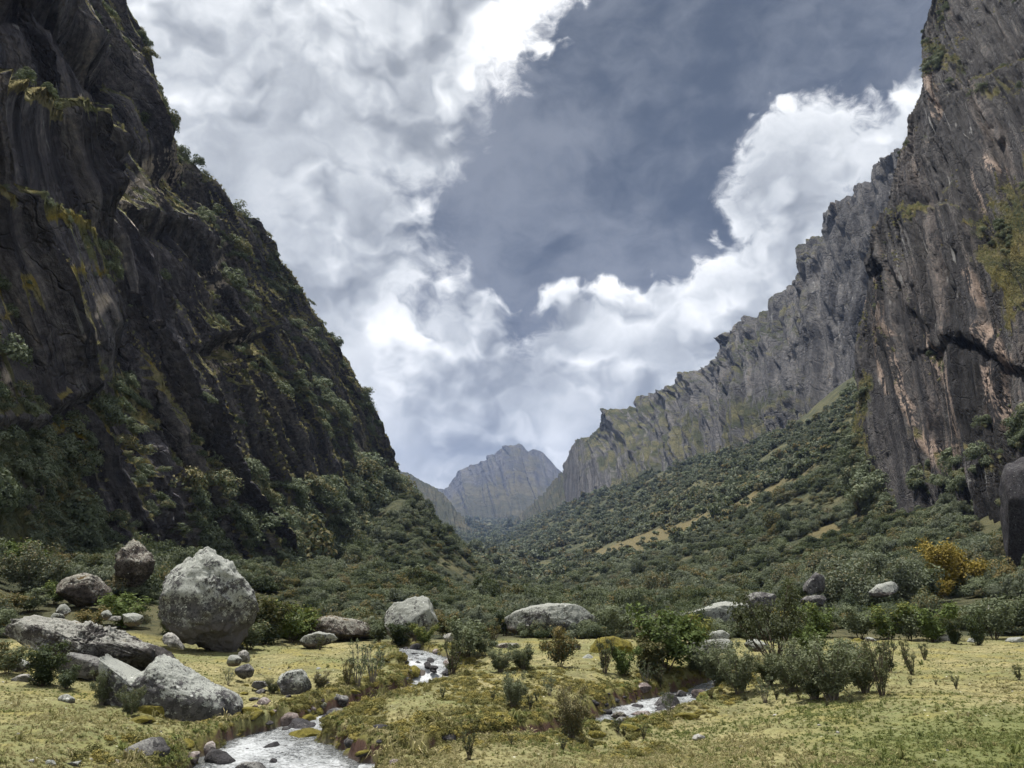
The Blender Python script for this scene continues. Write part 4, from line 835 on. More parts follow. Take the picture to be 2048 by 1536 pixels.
# ---- growth on the cliffs
TUFTS = [tuft_mesh('grass_tuft', 400 + i, 26, 1.0, .75, .035, M_LEDGE, .9) for i in range(4)]
LB = [bush_mesh('ledge_shrub', 420 + i, 950, 14, .082, M_LEDGE_BUSH, .8) for i in range(4)]
def cliff_growth(data, name, label, seed, n, rmin, rmax, bush_share, thr, tone_f=None):
    G, nn, U, V, veg = data; rg = np.random.default_rng(seed); nr, nc = U.shape
    px, py, d = to_px(G); c = G - np.array([0, 0, CAM_H]); facing = -(nn * c).sum(-1) / np.linalg.norm(c, axis=-1)
    noi = fbm(G / 5.0, 3, seed=seed) + .7 * fbm(G / 22.0, 2, seed=seed + 1)
    score = nn[..., 2] * 1.1 + veg * .9 + .45 * noi
    ok = (score > thr) & (facing > -.15) & (px > -150) & (px < 2200) & (py > -200) & (V < 1.04)
    ids = np.flatnonzero(ok); w = (1 / np.maximum(d.ravel()[ids], 30)) * 0 + 1; ids = rg.choice(ids, min(n, len(ids)), replace=False)
    p = G.reshape(-1, 3)[ids]; m = nn.reshape(-1, 3)[ids]; dist = p[:, 1]; k = len(ids); sc_ = score.ravel()[ids]
    bn = fbm(p / 13.0, 3, seed=seed + 5); isb = (bn + rg.normal(0, .15, k) > (.5 - bush_share)) | ((veg.ravel()[ids] > .62) & (rg.random(k) < .30)) | ((V.ravel()[ids] < .15) & (rg.random(k) < .32))
    size = np.where(isb, rg.uniform(rmin, rmax, k) * rg.lognormal(.1, .35, k), rg.uniform(rmin * .6, rmax * .55, k)) * (1 + .6 * (V.ravel()[ids] < .16)) * np.clip(dist / 130, .55, 1.6)
    up = np.array([0, 0, 1.0]) * .8 + m * .6; up /= np.linalg.norm(up, axis=1, keepdims=True)
    rx = -np.arcsin(np.clip(up[:, 1], -1, 1)); ry = np.arctan2(up[:, 0], up[:, 2]); rot = np.stack((rx, ry, rg.uniform(-.4, .4, k) + rg.integers(0, 2, k) * 3.14), -1)
    idx = np.where(isb, 4 + rg.integers(0, 4, k), rg.integers(0, 4, k)); scl = np.stack((size, size, size * rg.uniform(.7, 1.1, k)), -1)
    scatter(name, label, p - m * .1 * size[:, None], rot, scl, idx, TUFTS + LB)
cliff_growth(LEFT, 'undergrowth', 'grass and shrubs on the ledges of the dark leaning wall', 441, 36000, .6, 1.7, .12, .42)
cliff_growth(RIGHT, 'undergrowth', 'grass and shrubs on the ledges of the streaked wall', 451, 6000, .5, 1.3, .08, .66)

# ---- meadow turf
M_GRASS2 = foliage_material('green grass blades', (.15,.175,.05), (.115,.14,.05), (.26,.25,.10), .2, .3)
TURF = [tuft_mesh('turf', 460 + i, 16, 1.0, .9, .06, [M_GRASS, M_GRASS2][i > 4], 1.0) for i in range(9)]
def build_turf():
    rg = np.random.default_rng(61); n = 240000
    s = rg.uniform(-.74, .74, n); Y = 1 / rg.uniform(1 / 54.0, 1 / 8.5, n); x = s * Y
    p3 = np.stack((x, Y, 0 * x), -1); dn = fbm(p3 / 1.3, 3, seed=62) + .6 * fbm(p3 / .35, 2, seed=63)
    e = np.full(n, 9.0)
    for L in (STREAM_A, STREAM_B): d, zw, hw = dist_line(x, Y, L); e = np.minimum(e, d - hw)
    ok = (rg.random(n) < sstep(dn, -.35, .5) * .7 + .22 + .5 * np.exp(-((e - .7) / .5) ** 2)) & (e > .33) & (rg.random(n) > thicket_mask(x, Y)); x, Y, e = x[ok], Y[ok], e[ok]; n = len(x)
    z = height(x, Y, True); h = rg.lognormal(math.log(.042), .35, n) * (1 + .9 * np.exp(-((e - .5) / .4) ** 2)); w = h * rg.uniform(1.0, 1.9, n)
    big = rg.random(n) < .012; h = np.where(big, h * 2.6, h); w = np.where(big, w * 1.7, w)
    p3 = np.stack((x, Y, 0 * x), -1); gr = (fbm(p3 / 3.5, 3, seed=64) + .9 * sstep(x - 3.5, 0, 6) * sstep(19 - Y + .12 * x, -1.5, 4) + rg.normal(0, .15, n)) > .12
    rot = np.stack((rg.normal(0, .2, n), rg.normal(0, .2, n), rg.uniform(0, 6.28, n)), -1)
    scatter('grass', 'short dry grass matting the meadow', np.stack((x, Y, z - .01), -1), rot, np.stack((w, w, h), -1), np.where(gr, rg.integers(5, 9, n), rg.integers(0, 5, n)), TURF)
build_turf()

M_MOSS = foliage_material('bank moss', (.17,.155,.045), (.105,.105,.035), (.30,.25,.07), .2, .15)
HUM = [bush_mesh('moss_hummock', 480 + i, 420, 10, .11, M_MOSS, .55, 1.3) for i in range(4)]
def build_hummocks():
    rg = np.random.default_rng(66); out = []
    for L in (STREAM_A, STREAM_B):
        n = 5200; t = rg.uniform(0, len(L) - 1.6, n); i = t.astype(int); f = (t - i)[:, None]; c = L[i] * (1 - f) + L[i + 1] * f; d = (L[i + 1] - L[i])[:, :2]; d /= np.linalg.norm(d, axis=1, keepdims=True)
        e = (c[:, 3] + rg.uniform(.05, 1.5, n) ** 1.3) * rg.choice([-1, 1], n); out.append(np.stack((c[:, 0] - d[:, 1] * e, c[:, 1] + d[:, 0] * e), -1))
    q = np.concatenate(out); x, Y = q[:, 0], q[:, 1]; e = np.full(len(x), 9.0)
    for L in (STREAM_A, STREAM_B): d, zw, hw = dist_line(x, Y, L); e = np.minimum(e, d - hw)
    p3 = np.stack((x, Y, 0 * x), -1); ok = (e > .10) & (Y > 13) & (Y < 48) & (rg.random(len(x)) < sstep(fbm(p3 / 1.2, 3, seed=67), -.25, .3) * (1.1 - .6 * sstep(e, .5, 1.6))); x, Y, e = x[ok], Y[ok], e[ok]; n = len(x)
    k = 2600; qx, qy = rg.uniform(-4.2, 3.6, k), rg.uniform(17.0, 31.0, k); qe = np.full(k, 9.0)
    for L in (STREAM_A, STREAM_B): d, zw, hw = dist_line(qx, qy, L); qe = np.minimum(qe, d - hw)
    q3 = np.stack((qx, qy, 0 * qx), -1); kk = (qe > .3) & (fbm(q3 / 1.4, 3, seed=87) > .12); x = np.concatenate((x, qx[kk])); Y = np.concatenate((Y, qy[kk])); n = len(x)
    mx, my = pw(600, 1478, -.95); k = 90; x = np.concatenate((x, mx + rg.normal(0, .30, k))); Y = np.concatenate((Y, my + rg.normal(0, .22, k))); n += k
    s = rg.lognormal(math.log(.13), .38, n); z = height(x, Y, True) - .35 * s
    scatter('moss', 'lumpy moss hummocks padding the stream banks', np.stack((x, Y, z), -1), np.stack((rg.normal(0, .2, n), rg.normal(0, .2, n), rg.uniform(0, 6.28, n)), -1), np.stack((s, s, s * rg.uniform(.7, 1.1, n)), -1), rg.integers(0, 4, n), HUM)
build_hummocks()
# ------------------------------------------------------------------ boulders and stones
def rock_material(name, body, dark, lich, spot, lich_amt=.5, under=None, moss=None, moss_amt=0.0, wet=0.0):
    m, N, b = material(name, .88 - .5 * wet, .3); oi = N.node('ShaderNodeTexCoord').outputs['Object']; pos, nor = geo(N)
    sn = N.node('ShaderNodeSeparateXYZ'); N.put(sn.inputs[0], nor); so = N.node('ShaderNodeSeparateXYZ'); N.put(so.inputs[0], oi); up = sn.outputs[2]
    a, f, g = N.noise(pos, 1.1, 4, .6), N.noise(pos, 5.5, 7, .74), N.noise(pos, 26.0, 4, .75)
    c = N.mix(N.ss(a, .35, .65), dark, body); c = N.mix(N.m('MULTIPLY', N.ss(f, .49, .54), .85), c, tuple(x * .4 for x in dark))
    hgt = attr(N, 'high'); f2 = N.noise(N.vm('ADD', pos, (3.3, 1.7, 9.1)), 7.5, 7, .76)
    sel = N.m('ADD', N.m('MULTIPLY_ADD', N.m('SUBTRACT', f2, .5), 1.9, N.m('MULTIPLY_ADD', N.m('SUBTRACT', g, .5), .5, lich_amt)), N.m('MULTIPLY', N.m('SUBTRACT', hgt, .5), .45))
    sel = N.m('MULTIPLY_ADD', N.m('SUBTRACT', a, .5), 1.5, sel)
    lm = N.m('MULTIPLY', N.ss(N.m('MULTIPLY_ADD', up, .10, sel), .56, .64), N.ss(g, .32, .48))
    c = N.mix(lm, c, N.mix(f, tuple(x * .6 for x in lich), lich))
    vo = N.voro(pos, 2.1); c = N.mix(N.ss(N.m('MULTIPLY_ADD', N.m('SUBTRACT', g, .5), .10, vo), .12, .08), c, spot)
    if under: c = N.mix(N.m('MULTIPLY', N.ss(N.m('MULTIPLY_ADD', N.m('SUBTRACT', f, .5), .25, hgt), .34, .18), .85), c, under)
    if moss: c = N.mix(N.ss(N.m('ADD', N.m('MULTIPLY', up, .55), N.m('MULTIPLY_ADD', N.m('SUBTRACT', a, .5), 2.2, moss_amt - .6)), .28, .45), c, N.mix(N.ss(f, .35, .62), tuple(x * .38 for x in moss), N.mix(g, tuple(x * .6 for x in moss), moss)))
    N.put(b.inputs['Base Color'], c)
    h = N.m('ADD', N.m('MULTIPLY', f, 1.0), N.m('ADD', N.m('MULTIPLY', g, .4), N.m('MULTIPLY', lm, .12))); N.put(b.inputs['Normal'], N.bump(h, .8, .10)); return m
GR = (.15,.148,.15); DK = (.055,.052,.058); LI = (.43,.45,.42); WH = (.60,.61,.59)
RM = {
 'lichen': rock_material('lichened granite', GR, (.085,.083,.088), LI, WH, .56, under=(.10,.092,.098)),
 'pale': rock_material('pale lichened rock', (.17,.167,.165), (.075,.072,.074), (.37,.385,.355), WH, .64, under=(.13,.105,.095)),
 'dark': rock_material('dark wet rock', (.060,.056,.062), (.025,.024,.028), (.16,.155,.15), (.2,.2,.2), .10, wet=.7),
 'brown': rock_material('brown weathered rock', (.15,.125,.105), (.055,.045,.040), (.34,.33,.29), (.5,.5,.46), .42, moss=(.13,.085,.030), moss_amt=.22),
 'mossy': rock_material('mossy stone', (.14,.13,.12), (.05,.045,.04), (.3,.3,.27), (.4,.4,.36), .3, moss=(.23,.20,.035), moss_amt=1.25),
 'white': rock_material('bleached stone', (.36,.355,.335), (.17,.165,.16), (.50,.49,.46), WH, .5),
 'pink': rock_material('pinkish stream stone', (.30,.235,.225), (.13,.105,.10), (.42,.38,.36), WH, .35, wet=.3),
 'ledge': rock_material('ledge rock', (.16,.15,.145), (.055,.05,.05), (.38,.38,.35), (.5,.5,.46), .46, moss=(.15,.10,.035), moss_amt=.12),
 'basalt': rock_material('dark smooth rock', (.055,.053,.060), (.030,.028,.034), (.10,.10,.10), (.15,.15,.15), .15),  # even near-black dry rock, only for the boulder at the right edge
 'slope': rock_material('grey slope rock', (.15,.145,.145), (.065,.062,.065), (.27,.27,.26), (.35,.35,.33), .3),
}
def ico(sub):
    bm = bmesh.new(); bmesh.ops.create_icosphere(bm, subdivisions=sub, radius=1); co = np.array([v.co[:] for v in bm.verts]); f = np.array([[v.index for v in p.verts] for p in bm.faces]); bm.free(); return co, f
ICO = {k: ico(k) for k in (3, 4, 5, 6)}
def rock_shape(sub, seed, rough=.12, cuts=9, box=.75):
    co, f = ICO[sub]; rg = np.random.default_rng(seed); p = np.sign(co) * np.abs(co) ** box; 
    for _ in range(cuts):                # planar breaks
        n = rg.normal(size=3); n /= np.linalg.norm(n); d = rg.uniform(.62, .92); o = (p @ n) - d; p = p - np.maximum(o, 0)[:, None] * n * .92
    p = p + co * (rough * fbm(co * 1.6, 4, seed=seed) + rough * .45 * ridged(co * 3.4, 3, seed=seed + 1) + rough * .16 * fbm(co * 14, 3, seed=seed + 2))[:, None]
    return p, f
def rock_obj(name, p, f, mat, loc, label, cat='rock', group=None, high=None, kind=None):
    h = (p[:, 2] - p[:, 2].min()) / (np.ptp(p[:, 2]) + 1e-6) if high is None else high
    me = mesh_np(name, p, f, mat, attrs={'high': h}); o = link(bpy.data.objects.new(name, me)); o.location = loc; return setp(o, label, cat, group, kind)
def boulder(outline, mat, label, Y=None, depth=.8, seed=1, sub=5, name='boulder', cat='boulder', sink=0.12, rough=1.0, base=None, cuts=20):
    """a full rock whose silhouette from the valley floor follows the outline (photo pixels); depth = thickness / width"""
    O = np.array(outline, float); bx = O[np.argmax(O[:, 1])]
    if Y is None: Y = hit(*(base or (O[:, 0].mean(), O[:, 1].max() - 2)))[1]
    wid = P(O[:, 0].max(), O[:, 1].mean(), Y)[0] - P(O[:, 0].min(), O[:, 1].mean(), Y)[0]; Yc = Y + wid * depth * .40
    Wp = np.array([P(x, y, Yc) for x, y in O]); c = np.array([(Wp[:, 0].max() + Wp[:, 0].min()) / 2, Yc, (Wp[:, 2].max() + Wp[:, 2].min()) / 2])
    X, Z = Wp[:, 0] - c[0], Wp[:, 2] - c[2]; th = np.linspace(-math.pi, math.pi, 361); r = np.zeros(361)
    for i, t in enumerate(th):
        ct, st = math.cos(t), math.sin(t); best = 0
        for k in range(len(X)):
            x0, z0, x1, z1 = X[k - 1], Z[k - 1], X[k], Z[k]; den = ct * (z1 - z0) - st * (x1 - x0)
            if abs(den) < 1e-9: continue
            s = (x0 * (z1 - z0) - z0 * (x1 - x0)) / den; u = (x0 * st - z0 * ct) / den
            if s > 0 and -1e-6 <= u <= 1 + 1e-6: best = max(best, s)
        r[i] = best
    co, f = ICO[sub]; rg = np.random.default_rng(seed); m = np.hypot(co[:, 0], co[:, 2]); t = np.arctan2(co[:, 2], co[:, 0]); R = np.interp(t, th, r); k = m ** .55
    p = np.stack((np.cos(t) * R * k, co[:, 1] * wid * .5 * depth * (1 - .25 * m ** 4), np.sin(t) * R * k), -1)
    for _ in range(cuts):
        n = rg.normal(size=3) * np.array([.8, 1.2, .8]); n[1] = -abs(n[1]) if rg.random() < .8 else abs(n[1]); n /= np.linalg.norm(n); mx = (p @ n).max(); o = (p @ n) - mx * rg.uniform(.66, .92); p = p - np.maximum(o, 0)[:, None] * n * .95
    p[:, 0] *= np.ptp(X) / np.ptp(p[:, 0]); p[:, 2] *= np.ptp(Z) / np.ptp(p[:, 2]); p[:, 0] += (X.max() + X.min() - p[:, 0].max() - p[:, 0].min()) / 2; p[:, 2] += (Z.max() + Z.min() - p[:, 2].max() - p[:, 2].min()) / 2
    s_ = min(wid, np.ptp(Z)) ; u_ = p / (s_ * .55) + seed
    nn = p / (np.linalg.norm(p, axis=1, keepdims=True) + 1e-9)
    p = p + nn * (s_ * rough * (.028 * fbm(u_ * 2.2, 3, seed=seed) + .014 * ridged(u_ * 3.5, 2, seed=seed + 1) + .014 * facet(u_ * 3.0, seed) + .016 * fbm(u_ * 14, 3, seed=seed + 2) + .008 * ridged(u_ * 34, 2, seed=seed + 3)))[:, None]
    h = np.clip((p[:, 2] - Z.min()) / (np.ptp(Z) + 1e-6), 0, 1)
    p[:, 2] -= np.where(h < .15, (.15 - h) * sink * np.ptp(Z) * 3, 0)
    return rock_obj(name, p, f, RM[mat], c, label, cat, high=h)

boulder([(315,1200),(330,1170),(350,1140),(368,1118),(400,1106),(424,1101),(445,1112),(468,1132),(488,1150),(502,1175),(510,1212),(500,1240),(486,1262),(462,1292),(428,1302),(396,1294),(370,1270),(335,1250),(312,1225)],
        'lichen', 'huge upright pale lichened boulder with a pointed top, largest on the meadow edge', Y=38, depth=.7, seed=3, sub=6, rough=1.3)
boulder([(206,1350),(212,1324),(232,1309),(256,1314),(284,1334),(310,1352),(330,1334),(352,1312),(374,1322),(396,1342),(424,1364),(456,1378),(476,1388),(484,1412),(480,1446),(462,1470),(430,1484),(398,1480),(366,1446),(330,1424),(290,1418),(240,1408),(210,1384)],
        'lichen', 'long saddle-backed lichened boulder ending in a wedge at the stream bank', Y=22.6, depth=.45, seed=5, sub=6, cuts=7)
boulder([(8,1262),(20,1244),(62,1234),(120,1240),(200,1256),(262,1282),(322,1300),(354,1318),(350,1340),(300,1345),(215,1325),(150,1312),(80,1296),(22,1280)],
        'ledge', 'long low rock ledge sloping down to the right behind the saddle-backed boulder', Y=28.5, depth=.35, seed=9, sub=6, rough=3.2)
boulder([(112,1312),(150,1305),(205,1318),(240,1340),(236,1365),(180,1352),(125,1336)], 'slope', 'smooth grey slab half hidden under the long rock ledge', Y=27.3, depth=.5, seed=10, sub=4)
boulder([(767,1238),(768,1218),(784,1210),(808,1203),(828,1193),(848,1191),(866,1193),(876,1212),(874,1246),(866,1272),(852,1290),(800,1290),(776,1272)],
        'pale', 'tall pale boulder with scalloped top in the middle of the meadow edge', Y=45, depth=.7, seed=11, sub=5)
boulder([(1010,1236),(1030,1222),(1058,1212),(1084,1208),(1122,1207),(1160,1213),(1190,1224),(1208,1236),(1212,1256),(1180,1266),(1100,1270),(1016,1264)],
        'pale', 'long domed pale boulder like a whale back at the valley mouth', Y=50, depth=.6, seed=13, sub=6)
boulder([(1366,1246),(1376,1234),(1400,1224),(1430,1212),(1452,1204),(1478,1203),(1496,1212),(1510,1228),(1516,1250),(1440,1262),(1380,1258)],
        'pale', 'pale humped boulder rising behind the green thicket beside the dark leggy tree', Y=52, depth=.6, seed=15, sub=5)
boulder([(1484,1212),(1494,1190),(1520,1183),(1548,1190),(1556,1220),(1530,1240),(1495,1236)], 'slope', 'smooth grey boulder just behind the dark leggy tree', Y=56, depth=.6, seed=17, sub=5)
boulder([(1362,1300),(1374,1288),(1400,1282),(1424,1280),(1450,1278),(1462,1290),(1468,1306),(1440,1314),(1390,1318),(1366,1312)], 'pale', 'broken pale rock with a flat top above the mossy overhang', Y=37.5, depth=.6, seed=19, sub=5, rough=1.6)
boulder([(1420,1280),(1428,1264),(1446,1260),(1460,1270),(1458,1286),(1430,1290)], 'pale', 'small pale block perched above the mossy overhang rocks', Y=39.5, depth=.8, seed=20, sub=4)
boulder([(1490,1292),(1500,1280),(1520,1278),(1536,1288),(1532,1302),(1500,1304)], 'pale', 'pale angular rock at the foot of the dark leggy tree', Y=38.5, depth=.8, seed=21, sub=4)
boulder([(226,1128),(234,1108),(244,1088),(262,1080),(280,1092),(296,1108),(304,1132),(296,1152),(282,1168),(262,1170),(244,1152),(230,1142)], 'brown', 'dark overhanging block jutting from bushes above the largest boulder', Y=60, depth=.8, seed=23, sub=5, rough=1.8)
boulder([(108,1172),(122,1152),(150,1146),(180,1156),(204,1178),(212,1202),(180,1210),(130,1206)], 'brown', 'dark mossy boulder sunk in bushes left of the overhanging block', Y=50, depth=.8, seed=25, sub=5, rough=1.6)
boulder([(555,1360),(566,1348),(588,1339),(604,1344),(614,1364),(620,1378),(604,1394),(578,1396),(562,1380)], 'lichen', 'rounded lichened boulder on the left bank between meadow and stream', Y=27.5, depth=.8, seed=27, sub=5)
boulder([(548,1452),(556,1436),(580,1424),(604,1420),(618,1430),(622,1452),(608,1464),(570,1466)], 'dark', 'black angular rock standing in the stream', Y=25.2, depth=.8, seed=29, sub=5)
boulder([(582,1474),(590,1456),(604,1444),(616,1452),(616,1470),(600,1478)], 'dark', 'small dark rock leaning on the black rock in the stream', Y=24, depth=.9, seed=30, sub=4)
boulder([(559,1466),(566,1454),(580,1456),(586,1470),(574,1478),(561,1476)], 'dark', 'small rounded dark rock at the mossy island in the stream', Y=23.6, depth=.9, seed=31, sub=4)
boulder([(1608,1184),(1616,1172),(1632,1160),(1642,1144),(1648,1160),(1650,1184),(1640,1192),(1612,1190)], 'slope', 'dark pointed rock poking out of the thicket', Y=66, depth=.8, seed=33, sub=4)
boulder([(1606,1204),(1620,1192),(1646,1190),(1656,1200),(1640,1212),(1612,1212)], 'slope', 'flat grey rock below the dark pointed rock', Y=62, depth=.8, seed=34, sub=4)
boulder([(1738,1184),(1752,1170),(1780,1163),(1798,1168),(1796,1182),(1772,1192),(1745,1194)], 'pale', 'grey slab lying in shrubs beneath the yellow tree', Y=66, depth=.8, seed=35, sub=4)
boulder([(1385,1481),(1386,1471),(1396,1468),(1410,1474),(1411,1481),(1400,1484)], 'white', 'single white stone on the open grass below the side stream', depth=.9, seed=37, sub=4, name='stone', cat='stone')
boulder([(600,1262),(612,1246),(640,1234),(664,1232),(690,1238),(716,1240),(744,1252),(748,1272),(700,1280),(640,1284),(605,1278)], 'brown', 'rust-mossed rock mound between the two tallest boulders', Y=46, depth=.7, seed=39, sub=5, rough=1.8)
boulder([(602,1286),(616,1272),(640,1264),(664,1268),(674,1282),(640,1292),(612,1294)], 'pale', 'low pale rocks in front of the rust-mossed mound', Y=42.5, depth=.8, seed=41, sub=4, rough=1.8)
boulder([(1870,1284),(1876,1274),(1892,1269),(1904,1275),(1902,1284)], 'white', 'white rock at the far edge of the right-hand meadow', depth=.9, seed=43, sub=4)
boulder([(1176,1312),(1186,1296),(1206,1276),(1232,1272),(1262,1284),(1272,1312),(1250,1326),(1196,1328)], 'mossy', 'grass-capped mossy rock with a rusty side near the meadow centre', Y=36.5, depth=.8, seed=45, sub=5)
boulder([(1158,1336),(1166,1318),(1178,1308),(1196,1318),(1192,1336),(1176,1340)], 'pale', 'bright cracked rock below the grass-capped rock', Y=34.5, depth=.8, seed=46, sub=4)
boulder([(1112,1334),(1118,1318),(1140,1312),(1158,1320),(1158,1336),(1130,1340)], 'brown', 'dark crumbly rock beside the bright cracked rock', Y=34.8, depth=.8, seed=47, sub=4, rough=1.6)
boulder([(1137,1298),(1146,1288),(1156,1289),(1162,1298),(1150,1303)], 'slope', 'small pointed grey stone left of the grass-capped rock', Y=40, depth=.9, seed=48, sub=4, name='stone', cat='stone')
boulder([(570,1482),(584,1466),(612,1458),(640,1466),(652,1484),(630,1500),(590,1500)], 'mossy', 'mossy hummock island splitting the lower stream', Y=22.4, depth=.9, seed=49, sub=5)
boulder([(606,1420),(616,1408),(636,1405),(652,1410),(662,1422),(640,1430),(612,1428)], 'mossy', 'bright yellow-mossed stone above the black stream rock', Y=28.0, depth=.8, seed=50, sub=4)
boulder([(672,1410),(682,1396),(700,1390),(716,1398),(720,1410),(700,1416)], 'mossy', 'small green mossed stone beside the upper stream bend', Y=29.8, depth=.8, seed=51, sub=4)
boulder([(718,1408),(724,1392),(742,1384),(760,1388),(764,1404),(744,1412)], 'dark', 'dark smooth block in the stream bend', Y=30, depth=.8, seed=52, sub=4)
boulder([(758,1404),(764,1390),(778,1387),(786,1394),(776,1406)], 'pink', 'pinkish block next to the dark smooth block in the bend', Y=30, depth=.8, seed=53, sub=4)
boulder([(1304,1430),(1314,1404),(1334,1386),(1352,1392),(1362,1416),(1340,1434)], 'slope', 'large rounded boulder in the side stream', Y=27.5, depth=.9, seed=54, sub=5)
boulder([(1350,1394),(1358,1382),(1366,1380),(1374,1390),(1362,1398)], 'slope', 'pointed rock breaking the foam of the side stream', Y=30, depth=.9, seed=55, sub=4)
boulder([(1300,1440),(1312,1424),(1340,1420),(1358,1434),(1350,1448),(1310,1448)], 'brown', 'brown rock holding dead branches in the side stream', Y=24.6, depth=.8, seed=56, sub=4)
boulder([(1222,1434),(1232,1424),(1246,1424),(1254,1434),(1240,1440)], 'brown', 'brown stone under the grassy bank where the side stream bends', Y=25, depth=.9, seed=57, sub=4)
boulder([(1226,1446),(1238,1434),(1256,1436),(1268,1446),(1250,1452)], 'slope', 'grey wave-shaped stone at the near edge of the side stream', Y=24, depth=.9, seed=58, sub=4)
boulder([(1336,1420),(1350,1412),(1372,1414),(1380,1424),(1360,1430),(1340,1428)], 'pink', 'flat reddish rock in the middle of the side stream', Y=26, depth=.9, seed=59, sub=4)
boulder([(1262,1432),(1276,1422),(1300,1422),(1306,1434),(1286,1438)], 'pink', 'low pinkish rock awash in the side stream', Y=25.6, depth=.9, seed=60, sub=4)
boulder([(884,1384-40),(892,1338),(906,1346),(902,1360),(888,1362)], 'dark', 'dark wedge on the right of the cascade', Y=36, depth=.9, seed=61, sub=4)
boulder([(876,1334),(884,1322),(900,1326),(902,1340),(886,1342)], 'dark', 'dark block above the wedge at the cascade lip', Y=36.9, depth=.9, seed=62, sub=4)
boulder([(826,1340),(830,1322),(842,1330),(846,1352),(838,1366),(828,1360)], 'dark', 'dark reddish rock walling the left of the cascade', Y=36.2, depth=.9, seed=63, sub=4)
boulder([(880,1308),(890,1290),(912,1284),(928,1294),(930,1310),(905,1320)], 'mossy', 'moss-covered boulder upstream of the cascade', Y=40, depth=.8, seed=64, sub=4)
boulder([(912,1344),(920,1326),(944,1318),(962,1326),(960,1338),(930,1348)], 'lichen', 'flat lichened rock right of the cascade', Y=36.5, depth=.8, seed=65, sub=4)
boulder([(886,1280),(890,1270),(900,1266),(906,1276),(900,1284)], 'white', 'small white-topped stone above the cascade', Y=42, depth=.9, seed=66, sub=4, name='stone', cat='stone')
boulder([(408,1492),(412,1484),(424,1483),(434,1492),(432,1510),(412,1514)], 'pink', 'pink-grey stone at the left waterline of the lower stream', Y=19.5, depth=.9, seed=67, sub=4, name='stone', cat='stone')
boulder([(470,1540),(480,1526),(515,1524),(530,1540),(500,1560)], 'slope', 'flat dark stone at the bottom edge of the stream', Y=17.6, depth=.9, seed=68, sub=4, name='stone', cat='stone')
boulder([(218,1545),(222,1524),(236,1520),(248,1536),(246,1550)], 'pink', 'rounded pinkish stone at the very bottom of the grass', Y=15.6, depth=.9, seed=69, sub=4, name='stone', cat='stone')
boulder([(86,1530),(92,1520),(104,1520),(112,1530),(100,1536)], 'pale', 'pointed pale stone first in the row at the bottom left', depth=.9, seed=70, sub=4, name='stone', cat='stone')
boulder([(108,1530),(116,1524),(136,1526),(158,1522),(150,1532),(120,1534)], 'pale', 'flat pale stone ending the row at the bottom left', depth=.9, seed=71, sub=4, name='stone', cat='stone')
boulder([(54,1524),(58,1518),(67,1518),(68,1526),(60,1528)], 'white', 'little white stone left of the row at the bottom left', depth=.9, seed=72, sub=3, name='stone', cat='stone')
boulder([(116,1402),(122,1392),(134,1388),(144,1396),(148,1406),(128,1408)], 'pale', 'speckled pale stone alone on the left grass', depth=.9, seed=73, sub=4, name='stone', cat='stone')
boulder([(20,1358),(34,1350),(52,1348),(64,1362),(40,1366)], 'white', 'jagged white stone on the left grass below the lichened lump', depth=.9, seed=74, sub=4, name='stone', cat='stone')
boulder([(16,1330),(20,1318),(40,1320),(58,1334),(58,1348),(30,1346)], 'lichen', 'lichened lump beside a cushion of orange moss at the left edge', depth=.8, seed=75, sub=4)
boulder([(200,1236),(206,1222),(216,1220),(224,1232),(216,1240)], 'pale', 'upright grey stone in the row of stones behind the long ledge', Y=37, depth=.9, seed=76, sub=4, name='stone', cat='stone')
boulder([(243,1244),(246,1228),(270,1226),(284,1232),(284,1248),(262,1252)], 'pale', 'blocky lichened stone ending the row behind the long ledge', Y=37, depth=.9, seed=77, sub=4)
boulder([(214,1242),(226,1232),(240,1232),(240,1242)], 'white', 'flat white stone between two larger stones behind the long ledge', Y=37, depth=.9, seed=78, sub=4, name='stone', cat='stone')
boulder([(112,1224),(118,1210),(130,1208),(140,1222),(136,1232),(118,1234)], 'pale', 'split pale stone below the dark mossy boulder', Y=39, depth=.9, seed=79, sub=4, name='stone', cat='stone')
boulder([(100,1236),(106,1226),(120,1228),(126,1238),(112,1242)], 'pale', 'low pale stone in front of the split pale stone', Y=37, depth=.9, seed=80, sub=4, name='stone', cat='stone')
boulder([(322,1280),(330,1266),(342,1268),(356,1284),(366,1298),(344,1296)], 'white', 'shattered white stones at the foot of the largest boulder', Y=33, depth=.8, seed=81, sub=4, rough=2)
boulder([(474,1322),(480,1302),(492,1300),(500,1310),(498,1324)], 'white', 'white-faced stone below the right foot of the largest boulder', Y=34, depth=.9, seed=82, sub=4, name='stone', cat='stone')
boulder([(454,1330),(460,1314),(474,1310),(484,1320),(480,1332)], 'pale', 'speckled grey stone beside the white-faced stone', Y=33, depth=.9, seed=83, sub=4, name='stone', cat='stone')
boulder([(470,1350),(478,1332),(498,1328),(508,1340),(504,1354),(486,1356)], 'slope', 'grey stone with orange moss on the left bank', Y=30.5, depth=.9, seed=84, sub=4)
boulder([(500,1372),(514,1362),(534,1362),(540,1370),(520,1378)], 'slope', 'flat grey rock left of the rounded lichened boulder', Y=28.5, depth=.9, seed=85, sub=4)
boulder([(1076,1478),(1088,1466),(1104,1466),(1110,1480),(1092,1486)], 'slope', 'grey stone in the gap below the grey-green shrub', Y=21.8, depth=.9, seed=86, sub=4, name='stone', cat='stone')
boulder([(1056,1488),(1062,1482),(1078,1484),(1080,1490),(1066,1492)], 'white', 'small pale stone in the gap near the grass tussocks', Y=21, depth=.9, seed=87, sub=3, name='stone', cat='stone')
boulder([(988,1296),(1004,1286),(1034,1286),(1038,1296),(1010,1302)], 'brown', 'bare earthy rock patch behind the central mound', Y=41, depth=.6, seed=88, sub=4)
